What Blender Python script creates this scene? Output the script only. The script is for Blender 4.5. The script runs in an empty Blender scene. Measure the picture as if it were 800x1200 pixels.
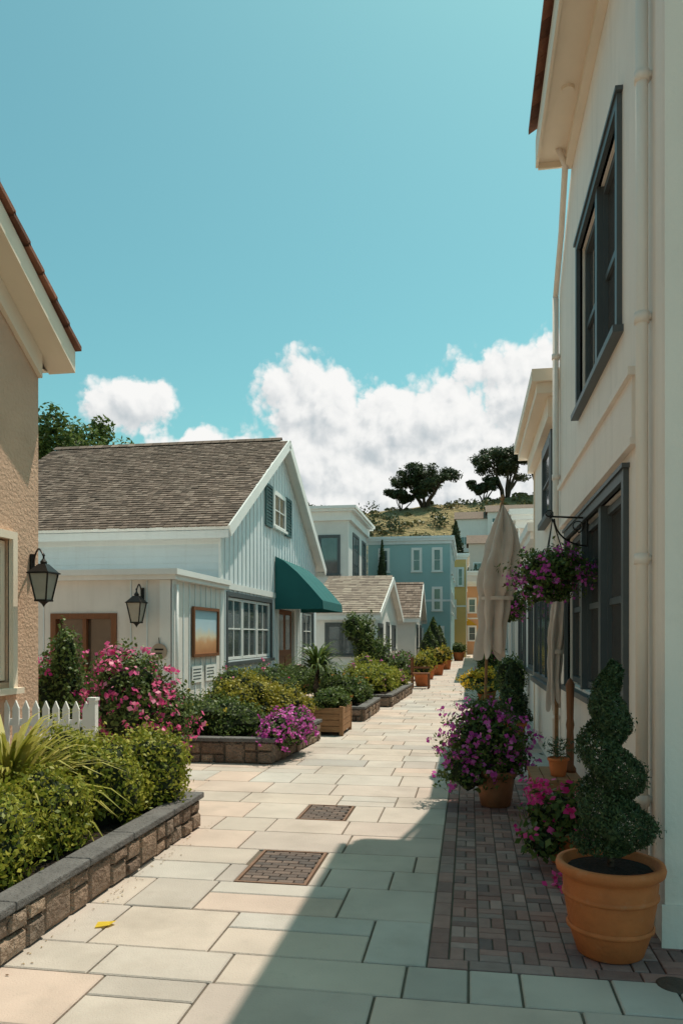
import bpy, bmesh, math, random
import numpy as np
from mathutils import Vector, noise, Matrix
random.seed(7); RNG=np.random.default_rng(11)
scene=bpy.context.scene
COL=scene.collection
scene.view_settings.view_transform='Standard'; scene.view_settings.look='None'; scene.view_settings.exposure=0
# ------------------------------------------------------------------ materials
def lnk(nt,a,b): nt.links.new(a,b)
def M(nt,op,a,b=None,c=None):
    n=nt.nodes.new('ShaderNodeMath'); n.operation=op
    for i,v in enumerate((a,b,c)):
        if v is None: continue
        if isinstance(v,(int,float)): n.inputs[i].default_value=v
        else: nt.links.new(v,n.inputs[i])
    return n.outputs[0]
def mixc(nt,f,a,b,mode='MIX'):
    n=nt.nodes.new('ShaderNodeMix'); n.data_type='RGBA'; n.blend_type=mode
    for s,v in ((n.inputs[0],f),(n.inputs[6],a),(n.inputs[7],b)):
        if isinstance(v,(int,float)): s.default_value=v
        elif isinstance(v,(tuple,list)): s.default_value=(v[0],v[1],v[2],1)
        else: nt.links.new(v,s)
    return n.outputs[2]
def nz(nt,scale,detail=4,rough=.55,vec=None,dim='3D'):
    n=nt.nodes.new('ShaderNodeTexNoise'); n.noise_dimensions=dim; n.inputs['Scale'].default_value=scale
    n.inputs['Detail'].default_value=detail; n.inputs['Roughness'].default_value=rough
    if vec is None:
        tc=nt.nodes.new('ShaderNodeTexCoord'); vec=tc.outputs['Object']
    nt.links.new(vec,n.inputs['Vector'])
    return n.outputs['Fac']
def rampc(nt,fac,stops):
    n=nt.nodes.new('ShaderNodeValToRGB'); e=n.color_ramp.elements
    e[0].position=stops[0][0]; e[0].color=(*stops[0][1],1)
    e[1].position=stops[-1][0]; e[1].color=(*stops[-1][1],1)
    for p,c in stops[1:-1]:
        x=e.new(p); x.color=(*c,1)
    nt.links.new(fac,n.inputs[0]); return n.outputs[0]
def mat(name,col,rough=.65,vs=2.5,va=.12,bs=45,bst=.15,bd=.004,metal=0,island=None,stain=None,spec=.35,trans=0,stretch=None,stain2=None,streak=0):
    m=bpy.data.materials.new(name); m.use_nodes=True; nt=m.node_tree
    p=nt.nodes['Principled BSDF']
    vec=None
    if stretch:
        tc=nt.nodes.new('ShaderNodeTexCoord'); mp=nt.nodes.new('ShaderNodeMapping')
        mp.inputs['Scale'].default_value=stretch; lnk(nt,tc.outputs['Object'],mp.inputs[0]); vec=mp.outputs[0]
    if island:
        g=nt.nodes.new('ShaderNodeNewGeometry')
        base=rampc(nt,g.outputs['Random Per Island'],island)
    else: base=tuple(col)
    f=nz(nt,vs,3,.6,vec)
    f=M(nt,'MULTIPLY_ADD',f,va*4,1-va*2)
    cmb=nt.nodes.new('ShaderNodeCombineColor')
    for i in range(3): lnk(nt,f,cmb.inputs[i])
    c=mixc(nt,1.0,base,cmb.outputs[0],'MULTIPLY')
    for st in (stain,stain2):
        if st:
            sc,thr,scol,amt=st
            s=nz(nt,sc,5,.65)
            mr=nt.nodes.new('ShaderNodeMapRange'); mr.inputs[1].default_value=thr; mr.inputs[2].default_value=thr+.18
            lnk(nt,s,mr.inputs[0]); mr.inputs[4].default_value=amt
            c=mixc(nt,mr.outputs[0],c,scol)
    if streak:
        # rain streaks running down the boards
        tc=nt.nodes.new('ShaderNodeTexCoord'); mp=nt.nodes.new('ShaderNodeMapping'); mp.inputs['Scale'].default_value=(7,7,.5); lnk(nt,tc.outputs['Object'],mp.inputs[0])
        s=nz(nt,1,4,.6,mp.outputs[0]); mr=nt.nodes.new('ShaderNodeMapRange'); mr.inputs[1].default_value=.52; mr.inputs[2].default_value=.75; mr.inputs[4].default_value=streak; lnk(nt,s,mr.inputs[0])
        c=mixc(nt,mr.outputs[0],c,(.42,.37,.32))
    lnk(nt,c,p.inputs['Base Color'])
    p.inputs['Roughness'].default_value=rough; p.inputs['Metallic'].default_value=metal
    p.inputs['Specular IOR Level'].default_value=spec
    if bst>0:
        b=nt.nodes.new('ShaderNodeBump'); b.inputs['Strength'].default_value=bst; b.inputs['Distance'].default_value=bd*5
        lnk(nt,nz(nt,bs,4,.6,vec),b.inputs['Height']); lnk(nt,b.outputs[0],p.inputs['Normal'])
    if trans>0:
        t=nt.nodes.new('ShaderNodeBsdfTranslucent'); lnk(nt,c,t.inputs[0])
        mx=nt.nodes.new('ShaderNodeMixShader'); mx.inputs[0].default_value=trans
        lnk(nt,p.outputs[0],mx.inputs[1]); lnk(nt,t.outputs[0],mx.inputs[2])
        lnk(nt,mx.outputs[0],nt.nodes['Material Output'].inputs[0])
    return m
def leafmat(name,a,b,c,trans=.3):
    return mat(name,a,rough=.5,vs=1.2,va=.12,bst=0,island=[(0,a),(.5,b),(1,c)],trans=trans,spec=.3)
def glassmat(name,tint=(.03,.035,.04),rough=.04,spec=1.0):
    m=bpy.data.materials.new(name); m.use_nodes=True; nt=m.node_tree; p=nt.nodes['Principled BSDF']
    f=nz(nt,1.3,3,.5)
    c=mixc(nt,f,tuple(t*.3 for t in tint),tuple(t*2.2 for t in tint))
    lnk(nt,c,p.inputs['Base Color']); p.inputs['Roughness'].default_value=rough
    p.inputs['Specular IOR Level'].default_value=spec; p.inputs['IOR'].default_value=1.6
    b=nt.nodes.new('ShaderNodeBump'); b.inputs['Strength'].default_value=.06; b.inputs['Distance'].default_value=.02
    lnk(nt,nz(nt,1.5,2,.5),b.inputs['Height']); lnk(nt,b.outputs[0],p.inputs['Normal'])
    return m
WARMWALL=mat('warm_white_paint',(.86,.75,.67),.6,1.2,.05,30,.25,.003,stain=(1.1,.60,(.66,.55,.47),.4),streak=.22)
CREAM=mat('cream_trim',(.84,.70,.56),.55,2,.05,20,.08)
WHITE=mat('white_paint',(.80,.78,.75),.5,2,.04,25,.1,stain=(2.0,.66,(.6,.57,.53),.3),streak=.12)
BLUEW=mat('pale_blue_paint',(.70,.74,.75),.55,1.5,.05,25,.12,stain=(1.3,.64,(.55,.58,.58),.4),streak=.15)
GREYW=mat('grey_white_paint',(.66,.64,.61),.6,1.5,.06,25,.12)
STUCCO=mat('tan_stucco',(.62,.40,.28),.9,1.2,.12,26,.6,.006,stain=(2.0,.56,(.48,.29,.19),.5))
SLATEF=mat('slate_frame_paint',(.085,.095,.10),.45,3,.1,30,.08)
DARKW=mat('dark_iron',(.025,.022,.02),.45,5,.2,60,.2,metal=.6)
BROWNW=mat('brown_door_wood',(.20,.075,.03),.5,3,.2,12,.3,stretch=(8,8,.7))
WOOD=mat('weathered_wood',(.33,.17,.08),.7,3,.2,10,.4,stretch=(2,8,8))
TEALF=mat('teal_canvas',(.012,.11,.11),.8,3,.08,80,.2)
TEALP=mat('teal_paint',(.30,.47,.47),.6,.8,.07,20,.1)
TEALS=mat('dark_teal_shutter',(.04,.10,.10),.5,3,.08,20,.1)
YELP=mat('ochre_paint',(.70,.46,.17),.6,.8,.08,20,.1)
ORGP=mat('terracotta_wall_paint',(.60,.32,.17),.6,.8,.08,20,.1)
PINKP=mat('pale_pink_paint',(.74,.62,.55),.6,.8,.06,20,.1)
GLASS=glassmat('window_glass',(.05,.04,.035)); GLASSB=glassmat('window_glass_warm',(.10,.07,.05),.06,.8)
GLASSL=glassmat('window_glass_pale',(.07,.08,.085),.06,1.0)
LAMPG=mat('lantern_glass',(.35,.33,.28),.15,5,.1,10,.05,spec=.8)
TERRA=mat('terracotta',(.52,.15,.045),.7,7,.16,40,.35,.003,stain=(9,.60,(.50,.28,.17),.5))
COPPER=mat('copper_pot',(.42,.18,.09),.4,6,.2,30,.2,metal=.6)
TILE=mat('brown_roof_tile',(.17,.075,.045),.8,4,.2,30,.4,island=[(0,(.15,.06,.04)),(.5,(.24,.10,.06)),(1,(.32,.13,.08))])
SHING=mat('wood_shingle',(.2,.15,.12),.9,5,.18,30,.5,stretch=(1,.4,1),island=[(0,(.095,.065,.05)),(.35,(.15,.105,.08)),(.7,(.20,.14,.11)),(1,(.27,.20,.16))],stain=(.9,.52,(.12,.09,.07),.5))
SLAB=mat('concrete_slab',(.5,.44,.38),.85,1.6,.14,90,.4,.002,island=[(0,(.40,.35,.31)),(.25,(.50,.415,.35)),(.5,(.45,.41,.37)),(.75,(.53,.405,.335)),(1,(.36,.33,.305))],stain=(.9,.52,(.32,.265,.22),.55),stain2=(5,.60,(.30,.26,.22),.35))
GROUT=mat('pavement_grout',(.15,.12,.09),.95,6,.2,120,.5)
BRICK=mat('paving_brick',(.3,.15,.12),.85,12,.15,120,.5,.002,island=[(0,(.16,.11,.105)),(.3,(.26,.135,.115)),(.55,(.32,.18,.155)),(.8,(.24,.17,.155)),(1,(.40,.26,.23))],stain=(1.5,.55,(.22,.17,.15),.4))
BRICKD=mat('dark_inset_brick',(.12,.09,.08),.85,12,.15,120,.5,.002,island=[(0,(.085,.07,.065)),(.5,(.13,.095,.08)),(1,(.19,.135,.11))])
STONE=mat('planter_stone',(.3,.2,.15),.9,7,.3,16,1.0,.02,island=[(0,(.17,.115,.085)),(.4,(.30,.20,.14)),(.7,(.22,.165,.13)),(1,(.40,.28,.20))])
CAP=mat('stone_cap',(.13,.12,.115),.8,5,.25,30,.7,.008)
SOIL=mat('soil',(.05,.032,.022),1,8,.3,40,1,.02)
EARTH=mat('ground_earth',(.20,.17,.12),1,.3,.2,3,.5,.05)
CANVAS=mat('umbrella_canvas',(.66,.53,.45),.9,5,.1,120,.3,.002,trans=.15)
CANVASY=mat('yellow_awning',(.75,.45,.05),.8,3,.08,80,.2)
HILLM=mat('hill_scrub',(.33,.25,.12),1,.08,.25,.8,1,.5,stain=(.07,.52,(.15,.145,.06),.8))
SIGNB=mat('chalkboard',(.03,.03,.03),.7,10,.3,30,.1)
SIGNT=mat('sign_lettering',(.45,.43,.4),.7,10,.1,30,.1)
BARK=mat('bark',(.12,.085,.06),.95,6,.25,20,1,.02)
def artmat():
    m=bpy.data.materials.new('landscape_print'); m.use_nodes=True; nt=m.node_tree; p=nt.nodes['Principled BSDF']
    tc=nt.nodes.new('ShaderNodeTexCoord'); s=nt.nodes.new('ShaderNodeSeparateXYZ'); lnk(nt,tc.outputs['Object'],s.inputs[0])
    f=M(nt,'ADD',M(nt,'MULTIPLY_ADD',s.outputs[2],1.0,-1.42),M(nt,'MULTIPLY',nz(nt,3,5),.35))
    c=rampc(nt,f,[(0.05,(.50,.22,.10)),(.22,(.68,.36,.18)),(.34,(.78,.66,.48)),(.5,(.55,.68,.74)),(1,(.30,.52,.64))])
    lnk(nt,c,p.inputs['Base Color']); p.inputs['Roughness'].default_value=.3; return m
ART=artmat()
L_LIME=leafmat('lime_leaf',(.15,.19,.02),(.28,.29,.035),(.42,.38,.06),.35)
L_GREEN=leafmat('green_leaf',(.045,.075,.018),(.095,.14,.03),(.17,.21,.055))
L_DARK=leafmat('dark_leaf',(.025,.045,.02),(.05,.08,.03),(.09,.125,.045),.2)
L_YEL=leafmat('golden_leaf',(.20,.18,.02),(.33,.28,.03),(.46,.37,.06))
L_PINE=leafmat('pine_leaf',(.035,.05,.025),(.06,.08,.035),(.10,.12,.055),.2)
L_SPIKE=leafmat('strap_leaf',(.22,.24,.03),(.38,.35,.07),(.55,.48,.17),.35)
L_OLIVE=leafmat('scrub_leaf',(.085,.09,.035),(.15,.14,.05),(.25,.20,.085),.15)
L_LITTER=leafmat('dry_leaf',(.13,.07,.03),(.24,.15,.07),(.36,.25,.10),.1)
F_PINK=leafmat('pink_petal',(.62,.05,.22),(.80,.12,.32),(.85,.32,.45),.35)
F_MAG=leafmat('magenta_petal',(.45,.04,.30),(.66,.09,.46),(.75,.25,.60),.35)
F_HOT=leafmat('hot_pink_petal',(.60,.02,.18),(.78,.04,.28),(.82,.13,.38),.35)
F_YEL=leafmat('yellow_petal',(.75,.45,.02),(.8,.55,.04),(.8,.6,.1),.35)
F_ORG=leafmat('orange_petal',(.7,.2,.03),(.7,.28,.05),(.75,.4,.08),.3)
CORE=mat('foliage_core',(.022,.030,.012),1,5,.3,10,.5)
# ------------------------------------------------------------------ geometry helpers
def empty(name,loc=(0,0,0)):
    e=bpy.data.objects.new(name,None); e.empty_display_size=.2; COL.objects.link(e); return e
class FR:
    def __init__(s,o,a,n): s.o=Vector(o); s.a=Vector(a); s.n=Vector(n); s.b=Vector((0,0,1))
    def p(s,a,b,c): return s.o+s.a*a+s.b*b+s.n*c
WORLD=FR((0,0,0),(1,0,0),(0,1,0))
class Part:
    def __init__(s): s.v=[]; s.f=[]
    def add(s,vs,fs):
        k=len(s.v); s.v+= [tuple(v) for v in vs]; s.f+=[tuple(i+k for i in f) for f in fs]
    def quad(s,*vs): s.add(vs,[tuple(range(len(vs)))])
    def fbox(s,fr,a0,a1,b0,b1,c0,c1):
        vs=[fr.p(a,b,c) for c in (c0,c1) for b in (b0,b1) for a in (a0,a1)]
        s.add(vs,[(0,1,3,2),(4,6,7,5),(0,4,5,1),(2,3,7,6),(0,2,6,4),(1,5,7,3)])
    def box(s,x0,x1,y0,y1,z0,z1): s.fbox(WORLD,x0,x1,z0,z1,y0,y1)
    def slab(s,x0,x1,y0,y1,zt,zb,ch=.006):
        vs=[(x0,y0,zb),(x1,y0,zb),(x1,y1,zb),(x0,y1,zb),(x0,y0,zt-ch),(x1,y0,zt-ch),(x1,y1,zt-ch),(x0,y1,zt-ch),
            (x0+ch,y0+ch,zt),(x1-ch,y0+ch,zt),(x1-ch,y1-ch,zt),(x0+ch,y1-ch,zt)]
        s.add(vs,[(0,1,5,4),(1,2,6,5),(2,3,7,6),(3,0,4,7),(4,5,9,8),(5,6,10,9),(6,7,11,10),(7,4,8,11),(8,9,10,11)])
    def lathe(s,c,prof,seg=24,mod=None):
        c=Vector(c); vs=[]; fs=[]
        for j,(r,z) in enumerate(prof):
            for i in range(seg):
                t=2*math.pi*i/seg; rr=r*(mod(t,z) if mod else 1)
                vs.append(c+Vector((rr*math.cos(t),rr*math.sin(t),z)))
        for j in range(len(prof)-1):
            for i in range(seg):
                k=(i+1)%seg; fs.append((j*seg+i,j*seg+k,(j+1)*seg+k,(j+1)*seg+i))
        s.add(vs,fs)
    def tube(s,pts,r,seg=8,r2=None):
        pts=[Vector(p) for p in pts]; n=len(pts); vs=[]; fs=[]
        for i,p in enumerate(pts):
            t=(pts[min(i+1,n-1)]-pts[max(i-1,0)]).normalized()
            u=t.cross(Vector((0,0,1)));
            if u.length<.05: u=Vector((1,0,0))
            u.normalize(); w=t.cross(u).normalized()
            rr=r if r2 is None else r+(r2-r)*i/(n-1)
            for k in range(seg):
                a=2*math.pi*k/seg; vs.append(p+u*rr*math.cos(a)+w*rr*math.sin(a))
        for i in range(n-1):
            for k in range(seg):
                q=(k+1)%seg; fs.append((i*seg+k,i*seg+q,(i+1)*seg+q,(i+1)*seg+k))
        fs.append(tuple(range(seg))); fs.append(tuple(range((n-1)*seg,n*seg)))
        s.add(vs,fs)
    def build(s,name,parent,m,smooth=False,fix=True):
        if not s.v: return None
        me=bpy.data.meshes.new(name); me.from_pydata(s.v,[],s.f); me.validate()
        if fix:
            bm=bmesh.new(); bm.from_mesh(me); bmesh.ops.recalc_face_normals(bm,faces=bm.faces); bm.to_mesh(me); bm.free()
        if smooth: me.polygons.foreach_set('use_smooth',[True]*len(me.polygons))
        me.materials.append(m); o=bpy.data.objects.new(name,me); COL.objects.link(o)
        if parent: o.parent=parent
        return o
def npmesh(name,parent,m,V,nper):
    n=len(V)//nper; me=bpy.data.meshes.new(name)
    me.vertices.add(len(V)); me.vertices.foreach_set('co',V.astype(np.float32).ravel())
    me.loops.add(len(V)); me.loops.foreach_set('vertex_index',np.arange(len(V),dtype=np.int32))
    me.polygons.add(n); me.polygons.foreach_set('loop_start',np.arange(0,len(V),nper,dtype=np.int32))
    me.polygons.foreach_set('loop_total',np.full(n,nper,dtype=np.int32))
    me.update(calc_edges=True); me.materials.append(m)
    o=bpy.data.objects.new(name,me); COL.objects.link(o); o.parent=parent; return o
def leaves(name,parent,m,P,N,L,W=None,spread=.8):
    P=np.asarray(P); n=len(P)
    if n==0: return
    W=W or L*.55
    nn=np.asarray(N)+RNG.normal(0,spread,(n,3)); nn/=np.linalg.norm(nn,axis=1,keepdims=True)+1e-9
    t=RNG.normal(0,1,(n,3)); t-= (t*nn).sum(1,keepdims=True)*nn; t/=np.linalg.norm(t,axis=1,keepdims=True)+1e-9
    b=np.cross(nn,t); s=RNG.uniform(.6,1.25,(n,1))
    V=np.empty((n,4,3)); V[:,0]=P-t*L*.5*s; V[:,1]=P+b*W*.5*s-t*L*.05*s; V[:,2]=P+t*L*.5*s; V[:,3]=P-b*W*.5*s-t*L*.05*s
    return npmesh(name,parent,m,V.reshape(-1,3),4)
def lump(d,seed,amp,fr=2.2):
    return 1+amp*noise.noise(Vector((d[0]*fr+seed,d[1]*fr,d[2]*fr)))*1.6+amp*.5*noise.noise(Vector((d[0]*fr*2.5,d[1]*fr*2.5+seed,d[2]*fr*2.5)))
def blob_pts(c,r,n,shell=.22,amp=.18,zmin=-.6):
    P=[];N=[];c=np.array(c,float);r=np.array(r,float);seed=c[0]*3.1+c[1]*1.7
    D=RNG.normal(0,1,(n*2,3)); D/=np.linalg.norm(D,axis=1,keepdims=True); D=D[D[:,2]>zmin][:n]
    k=1-np.abs(RNG.normal(0,shell,len(D)))
    k=np.where(RNG.random(len(D))<.06,1+RNG.random(len(D))*.13,k)
    for d,kk in zip(D,k):
        P.append(c+d*r*max(kk,.1)*lump(d,seed,amp)); N.append(d)
    return np.array(P).reshape(-1,3),np.array(N).reshape(-1,3)
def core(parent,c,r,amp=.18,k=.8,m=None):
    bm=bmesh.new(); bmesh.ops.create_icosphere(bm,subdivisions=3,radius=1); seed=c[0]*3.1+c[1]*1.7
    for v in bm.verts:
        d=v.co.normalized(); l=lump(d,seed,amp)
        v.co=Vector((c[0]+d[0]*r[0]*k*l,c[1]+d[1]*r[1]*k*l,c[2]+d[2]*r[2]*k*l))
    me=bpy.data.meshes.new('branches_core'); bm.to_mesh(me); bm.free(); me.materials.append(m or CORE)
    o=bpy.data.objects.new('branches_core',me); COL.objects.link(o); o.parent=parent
def bush(name,blobs,lm,L,dens=1.0,flower=None,fn=0,fL=.05,amp=.18,parent=None,zmin=-.6,corek=.8):
    e=parent or empty(name); PP=[];NN=[];FP=[];FN=[]
    for (c,r) in blobs:
        area=4*3.14*((r[0]*r[1]+r[0]*r[2]+r[1]*r[2])/3)
        n=int(dens*area/(L*L*.28)*1.5)
        p,q=blob_pts(c,r,n,amp=amp,zmin=zmin); PP.append(p);NN.append(q)
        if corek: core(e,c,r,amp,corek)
        if flower:
            p,q=blob_pts(c,[x*1.04 for x in r],max(1,int(fn*area)),shell=.05,amp=amp,zmin=-.5)
            for a,b in zip(p,q):
                k=6; FP.append(a+RNG.normal(0,fL*.45,(k,3))); FN.append(np.repeat(b[None],k,0))
    leaves('foliage',e,lm,np.vstack(PP),np.vstack(NN),L)
    if FP: leaves('flowers',e,flower,np.vstack(FP),np.vstack(FN),fL,fL*.8,.6)
    return e
def blades(name,parent,m,c,n,L,W,droop=.6,seg=5):
    P=Part()
    for i in range(n):
        a=random.uniform(0,6.283); th=random.uniform(.15,1.45)
        l=L*random.uniform(.65,1.1); d=Vector((math.cos(a),math.sin(a),0)); s=Vector((-math.sin(a),math.cos(a),0))
        p=Vector(c)+d*random.uniform(0,.06); vs=[]; fs=[]
        for k in range(seg+1):
            w=W*(1-(k/seg)**2.0)*.5+.001; vs+=[p+s*w,p-s*w]
            p=p+(d*math.cos(th)+Vector((0,0,1))*math.sin(th))*l/seg; th-=droop*(k+1)/seg*.8
        for k in range(seg): fs.append((2*k,2*k+1,2*k+3,2*k+2))
        P.add(vs,fs)
    return P.build(name,parent,m,fix=False)
def wall(part,fr,a0,a1,b0,b1,ops=(),rev=.1):
    A=sorted({a0,a1,*[o[0] for o in ops],*[o[1] for o in ops]}); B=sorted({b0,b1,*[o[2] for o in ops],*[o[3] for o in ops]})
    for i in range(len(A)-1):
        for j in range(len(B)-1):
            ca=(A[i]+A[i+1])/2; cb=(B[j]+B[j+1])/2
            if any(o[0]<ca<o[1] and o[2]<cb<o[3] for o in ops): continue
            part.quad(fr.p(A[i],B[j],0),fr.p(A[i+1],B[j],0),fr.p(A[i+1],B[j+1],0),fr.p(A[i],B[j+1],0))
    for o in ops:
        x0,x1,y0,y1=o
        for (p,q) in (((x0,y0),(x1,y0)),((x1,y0),(x1,y1)),((x1,y1),(x0,y1)),((x0,y1),(x0,y0))):
            part.quad(fr.p(p[0],p[1],0),fr.p(q[0],q[1],0),fr.p(q[0],q[1],-rev),fr.p(p[0],p[1],-rev))
class Win:
    def __init__(s): s.fr=Part(); s.gl=Part()
    def add(s,fr,a0,a1,b0,b1,cols=2,rows=2,c=0,fw=.06,mw=.025,trim=.09,sill=True,deep=.0):
        s.gl.fbox(fr,a0+.004,a1-.004,b0+.004,b1-.004,c-deep-.02,c-deep+.004)
        z=c-deep
        for (x0,x1,y0,y1) in ((a0,a0+fw,b0,b1),(a1-fw,a1,b0,b1),(a0+fw,a1-fw,b0,b0+fw),(a0+fw,a1-fw,b1-fw,b1)):
            s.fr.fbox(fr,x0,x1,y0,y1,z-.015,z+.035)
        for i in range(1,cols):
            x=a0+(a1-a0)*i/cols; s.fr.fbox(fr,x-mw/2,x+mw/2,b0+fw,b1-fw,z-.012,z+.02)
        for j in range(1,rows):
            y=b0+(b1-b0)*j/rows; s.fr.fbox(fr,a0+fw,a1-fw,y-mw/2,y+mw/2,z-.013,z+.024)
        if trim:
            t=trim
            for (x0,x1,y0,y1) in ((a0-t,a0,b0-.02,b1+t),(a1,a1+t,b0-.02,b1+t),(a0,a1,b1,b1+t)):
                s.fr.fbox(fr,x0,x1,y0,y1,c-.02,c+.03)
            if sill: s.fr.fbox(fr,a0-t-.03,a1+t+.03,b0-.07,b0-.002,c-.03,c+.08)
    def build(s,e,fm,gm=None):
        s.fr.build('window_frames',e,fm); s.gl.build('window_glass',e,gm or GLASS)
# ------------------------------------------------------------------ camera / light / world
TH=math.radians(9.46)
cam=bpy.data.cameras.new('Camera'); co=bpy.data.objects.new('Camera',cam); COL.objects.link(co)
co.location=(0,0,1.6); co.rotation_euler=(math.pi/2,0,TH); cam.lens=27; cam.sensor_width=36; cam.shift_y=.121; cam.clip_end=5000; cam.clip_start=.05
scene.camera=co
SD=Vector((-.235,-.31,-1)).normalized()
sl=bpy.data.lights.new('sun','SUN'); sl.energy=4.4; sl.angle=math.radians(.5); sl.color=(1,.90,.77)
so=bpy.data.objects.new('sun',sl); COL.objects.link(so); so.rotation_euler=SD.to_track_quat('-Z','Y').to_euler(); so.location=(10,12,30)
w=bpy.data.worlds.new('World'); scene.world=w; w.use_nodes=True; nt=w.node_tree; nt.nodes.clear()
out=nt.nodes.new('ShaderNodeOutputWorld')
sky=nt.nodes.new('ShaderNodeTexSky'); sky.sky_type='NISHITA'; sky.sun_disc=False
sky.sun_elevation=math.asin(-SD.z); sky.sun_rotation=math.atan2(-SD.x,-SD.y); sky.air_density=1.0; sky.dust_density=1.8; sky.ozone_density=1.0
tint=mixc(nt,1.0,sky.outputs[0],(.66,1.18,.88),'MULTIPLY')
bg=nt.nodes.new('ShaderNodeBackground'); bg.inputs[1].default_value=.145; lnk(nt,tint,bg.inputs[0])
tc=nt.nodes.new('ShaderNodeTexCoord'); sp=nt.nodes.new('ShaderNodeSeparateXYZ'); lnk(nt,tc.outputs['Generated'],sp.inputs[0])
az=M(nt,'MULTIPLY',M(nt,'ARCTAN2',sp.outputs[0],sp.outputs[1]),57.2958)
el=M(nt,'MULTIPLY',M(nt,'ARCSINE',sp.outputs[2]),57.2958)
BL=[(-11.2,16.6,4.4,3.0),(-6.3,14.6,4.5,3.4),(-1.6,15.4,4.4,3.0),(5.2,16.8,5.5,3.6),(-19.0,12.9,5,1.6),(-13,12.5,6,3),(-4,10.5,14,4.6),(8,12,10,7),
    (-24.6,16.0,3.1,1.9),(45,14,14,6),(-62,13,14,5),(125,14,26,6),(-130,14,26,6)]
def density(azs,els,fine):
    v=nt.nodes.new('ShaderNodeCombineXYZ'); lnk(nt,azs,v.inputs[0]); lnk(nt,els,v.inputs[1])
    fb=nz(nt,.22,7 if fine else 4,.6,v.outputs[0],'2D')
    wv=nt.nodes.new('ShaderNodeCombineXYZ')
    lnk(nt,M(nt,'MULTIPLY_ADD',fb,2.2,azs),wv.inputs[0]); lnk(nt,M(nt,'MULTIPLY_ADD',fb,-1.6,els),wv.inputs[1])
    acc=None
    for a,e,ra,re in BL:
        dx=M(nt,'MULTIPLY_ADD',azs,1/ra,-a/ra); dy=M(nt,'MULTIPLY_ADD',els,1/re,-e/re)
        d=M(nt,'SUBTRACT',1,M(nt,'SQRT',M(nt,'MULTIPLY_ADD',dx,dx,M(nt,'MULTIPLY',dy,dy))))
        acc=d if acc is None else M(nt,'SMOOTH_MAX',acc,d,.25)
    tot=M(nt,'ADD',acc,M(nt,'MULTIPLY_ADD',fb,1.5,-.72))
    for sc,am in ((.42,.50),(1.05,.24),(2.6,.12)):
        if not fine and sc>2: continue
        vo=nt.nodes.new('ShaderNodeTexVoronoi'); vo.voronoi_dimensions='2D'; vo.inputs['Scale'].default_value=sc
        lnk(nt,wv.outputs[0],vo.inputs['Vector'])
        tot=M(nt,'ADD',tot,M(nt,'MULTIPLY_ADD',M(nt,'POWER',vo.outputs['Distance'],1.6),-am,am*.4))
    return tot
D1=density(az,el,True); D2=density(M(nt,'ADD',az,.35),M(nt,'ADD',el,.75),False)
mr=nt.nodes.new('ShaderNodeMapRange'); mr.interpolation_type='SMOOTHSTEP'; mr.inputs[1].default_value=-.10; mr.inputs[2].default_value=.26; lnk(nt,D1,mr.inputs[0])
lit=M(nt,'ADD',M(nt,'MULTIPLY',M(nt,'SUBTRACT',D1,D2),.9),M(nt,'MULTIPLY_ADD',D1,-.14,.66))
cc=rampc(nt,lit,[(0.1,(.56,.61,.64)),(.42,(.74,.76,.77)),(.66,(.91,.91,.90)),(.9,(.99,.98,.96))])
bg2=nt.nodes.new('ShaderNodeBackground'); bg2.inputs[1].default_value=.97; lnk(nt,cc,bg2.inputs[0])
mx=nt.nodes.new('ShaderNodeMixShader'); lnk(nt,M(nt,'MULTIPLY',mr.outputs[0],.98),mx.inputs[0]); lnk(nt,bg.outputs[0],mx.inputs[1]); lnk(nt,bg2.outputs[0],mx.inputs[2]); lnk(nt,mx.outputs[0],out.inputs[0])
# ------------------------------------------------------------------ ground
P=Part(); P.quad((-2500,-2500,-.05),(2500,-2500,-.05),(2500,2500,-.05),(-2500,2500,-.05)); P.build('ground',None,EARTH)
P=Part(); P.quad((-14,-6,-.014),(9,-6,-.014),(9,76,-.014),(-14,76,-.014)); P.build('pavement_bedding',None,GROUT)
ins=[(-1.52,-1.03,4.82,5.58),(-1.50,-1.06,6.55,7.15)]
BX0=-.205
rows=[-4,-3.4,-2.8,-2.2,-1.6,-1,-.4,.2,.8,1.3,1.85,2.35,2.9,3.4,3.735,4.3,4.82,5.2,5.58,6.1,6.55,7.15,7.6,8.15,8.75,9.3]
while rows[-1]<30: rows.append(rows[-1]+random.choice([.4,.46,.5,.58,.62]))
while rows[-1]<72: rows.append(rows[-1]+.8)
P=Part()
for y,y1 in zip(rows[:-1],rows[1:]):
    x=-13+random.uniform(0,.6); front=abs(y-3.4)<.01
    while x<2.5:
        wd=random.uniform(.40,1.0)
        if front: wd=random.uniform(.22,.42) if x>-.6 else random.uniform(.5,1.0)
        if y>30: wd*=1.4
        x1=x+wd; g=.006; cuts=[(x,x1)]
        for (a,b,c,d) in ins+[(BX0,3,3.735,8.75)]:
            if y1<=c+.001 or y>=d-.001: continue
            nc=[]
            for (p,q) in cuts:
                if q<=a or p>=b: nc.append((p,q)); continue
                if p<a: nc.append((p,a))
                if q>b: nc.append((b,q))
            cuts=nc
        for (p,q) in cuts:
            if q-p>.04:
                if q-p>.5 and y1-y>.44 and random.random()<.22 and not front:
                    ym=(y+y1)/2+random.uniform(-.05,.05)
                    P.slab(p+g,q-g,y+g,ym-g,random.uniform(-.002,.002),-.03); P.slab(p+g,q-g,ym+g,y1-g,random.uniform(-.002,.002),-.03)
                else: P.slab(p+g,q-g,y+g,y1-g,random.uniform(-.002,.002),-.03)
        x=x1
P.build('pavement_slabs',None,SLAB)
P=Part()
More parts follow.
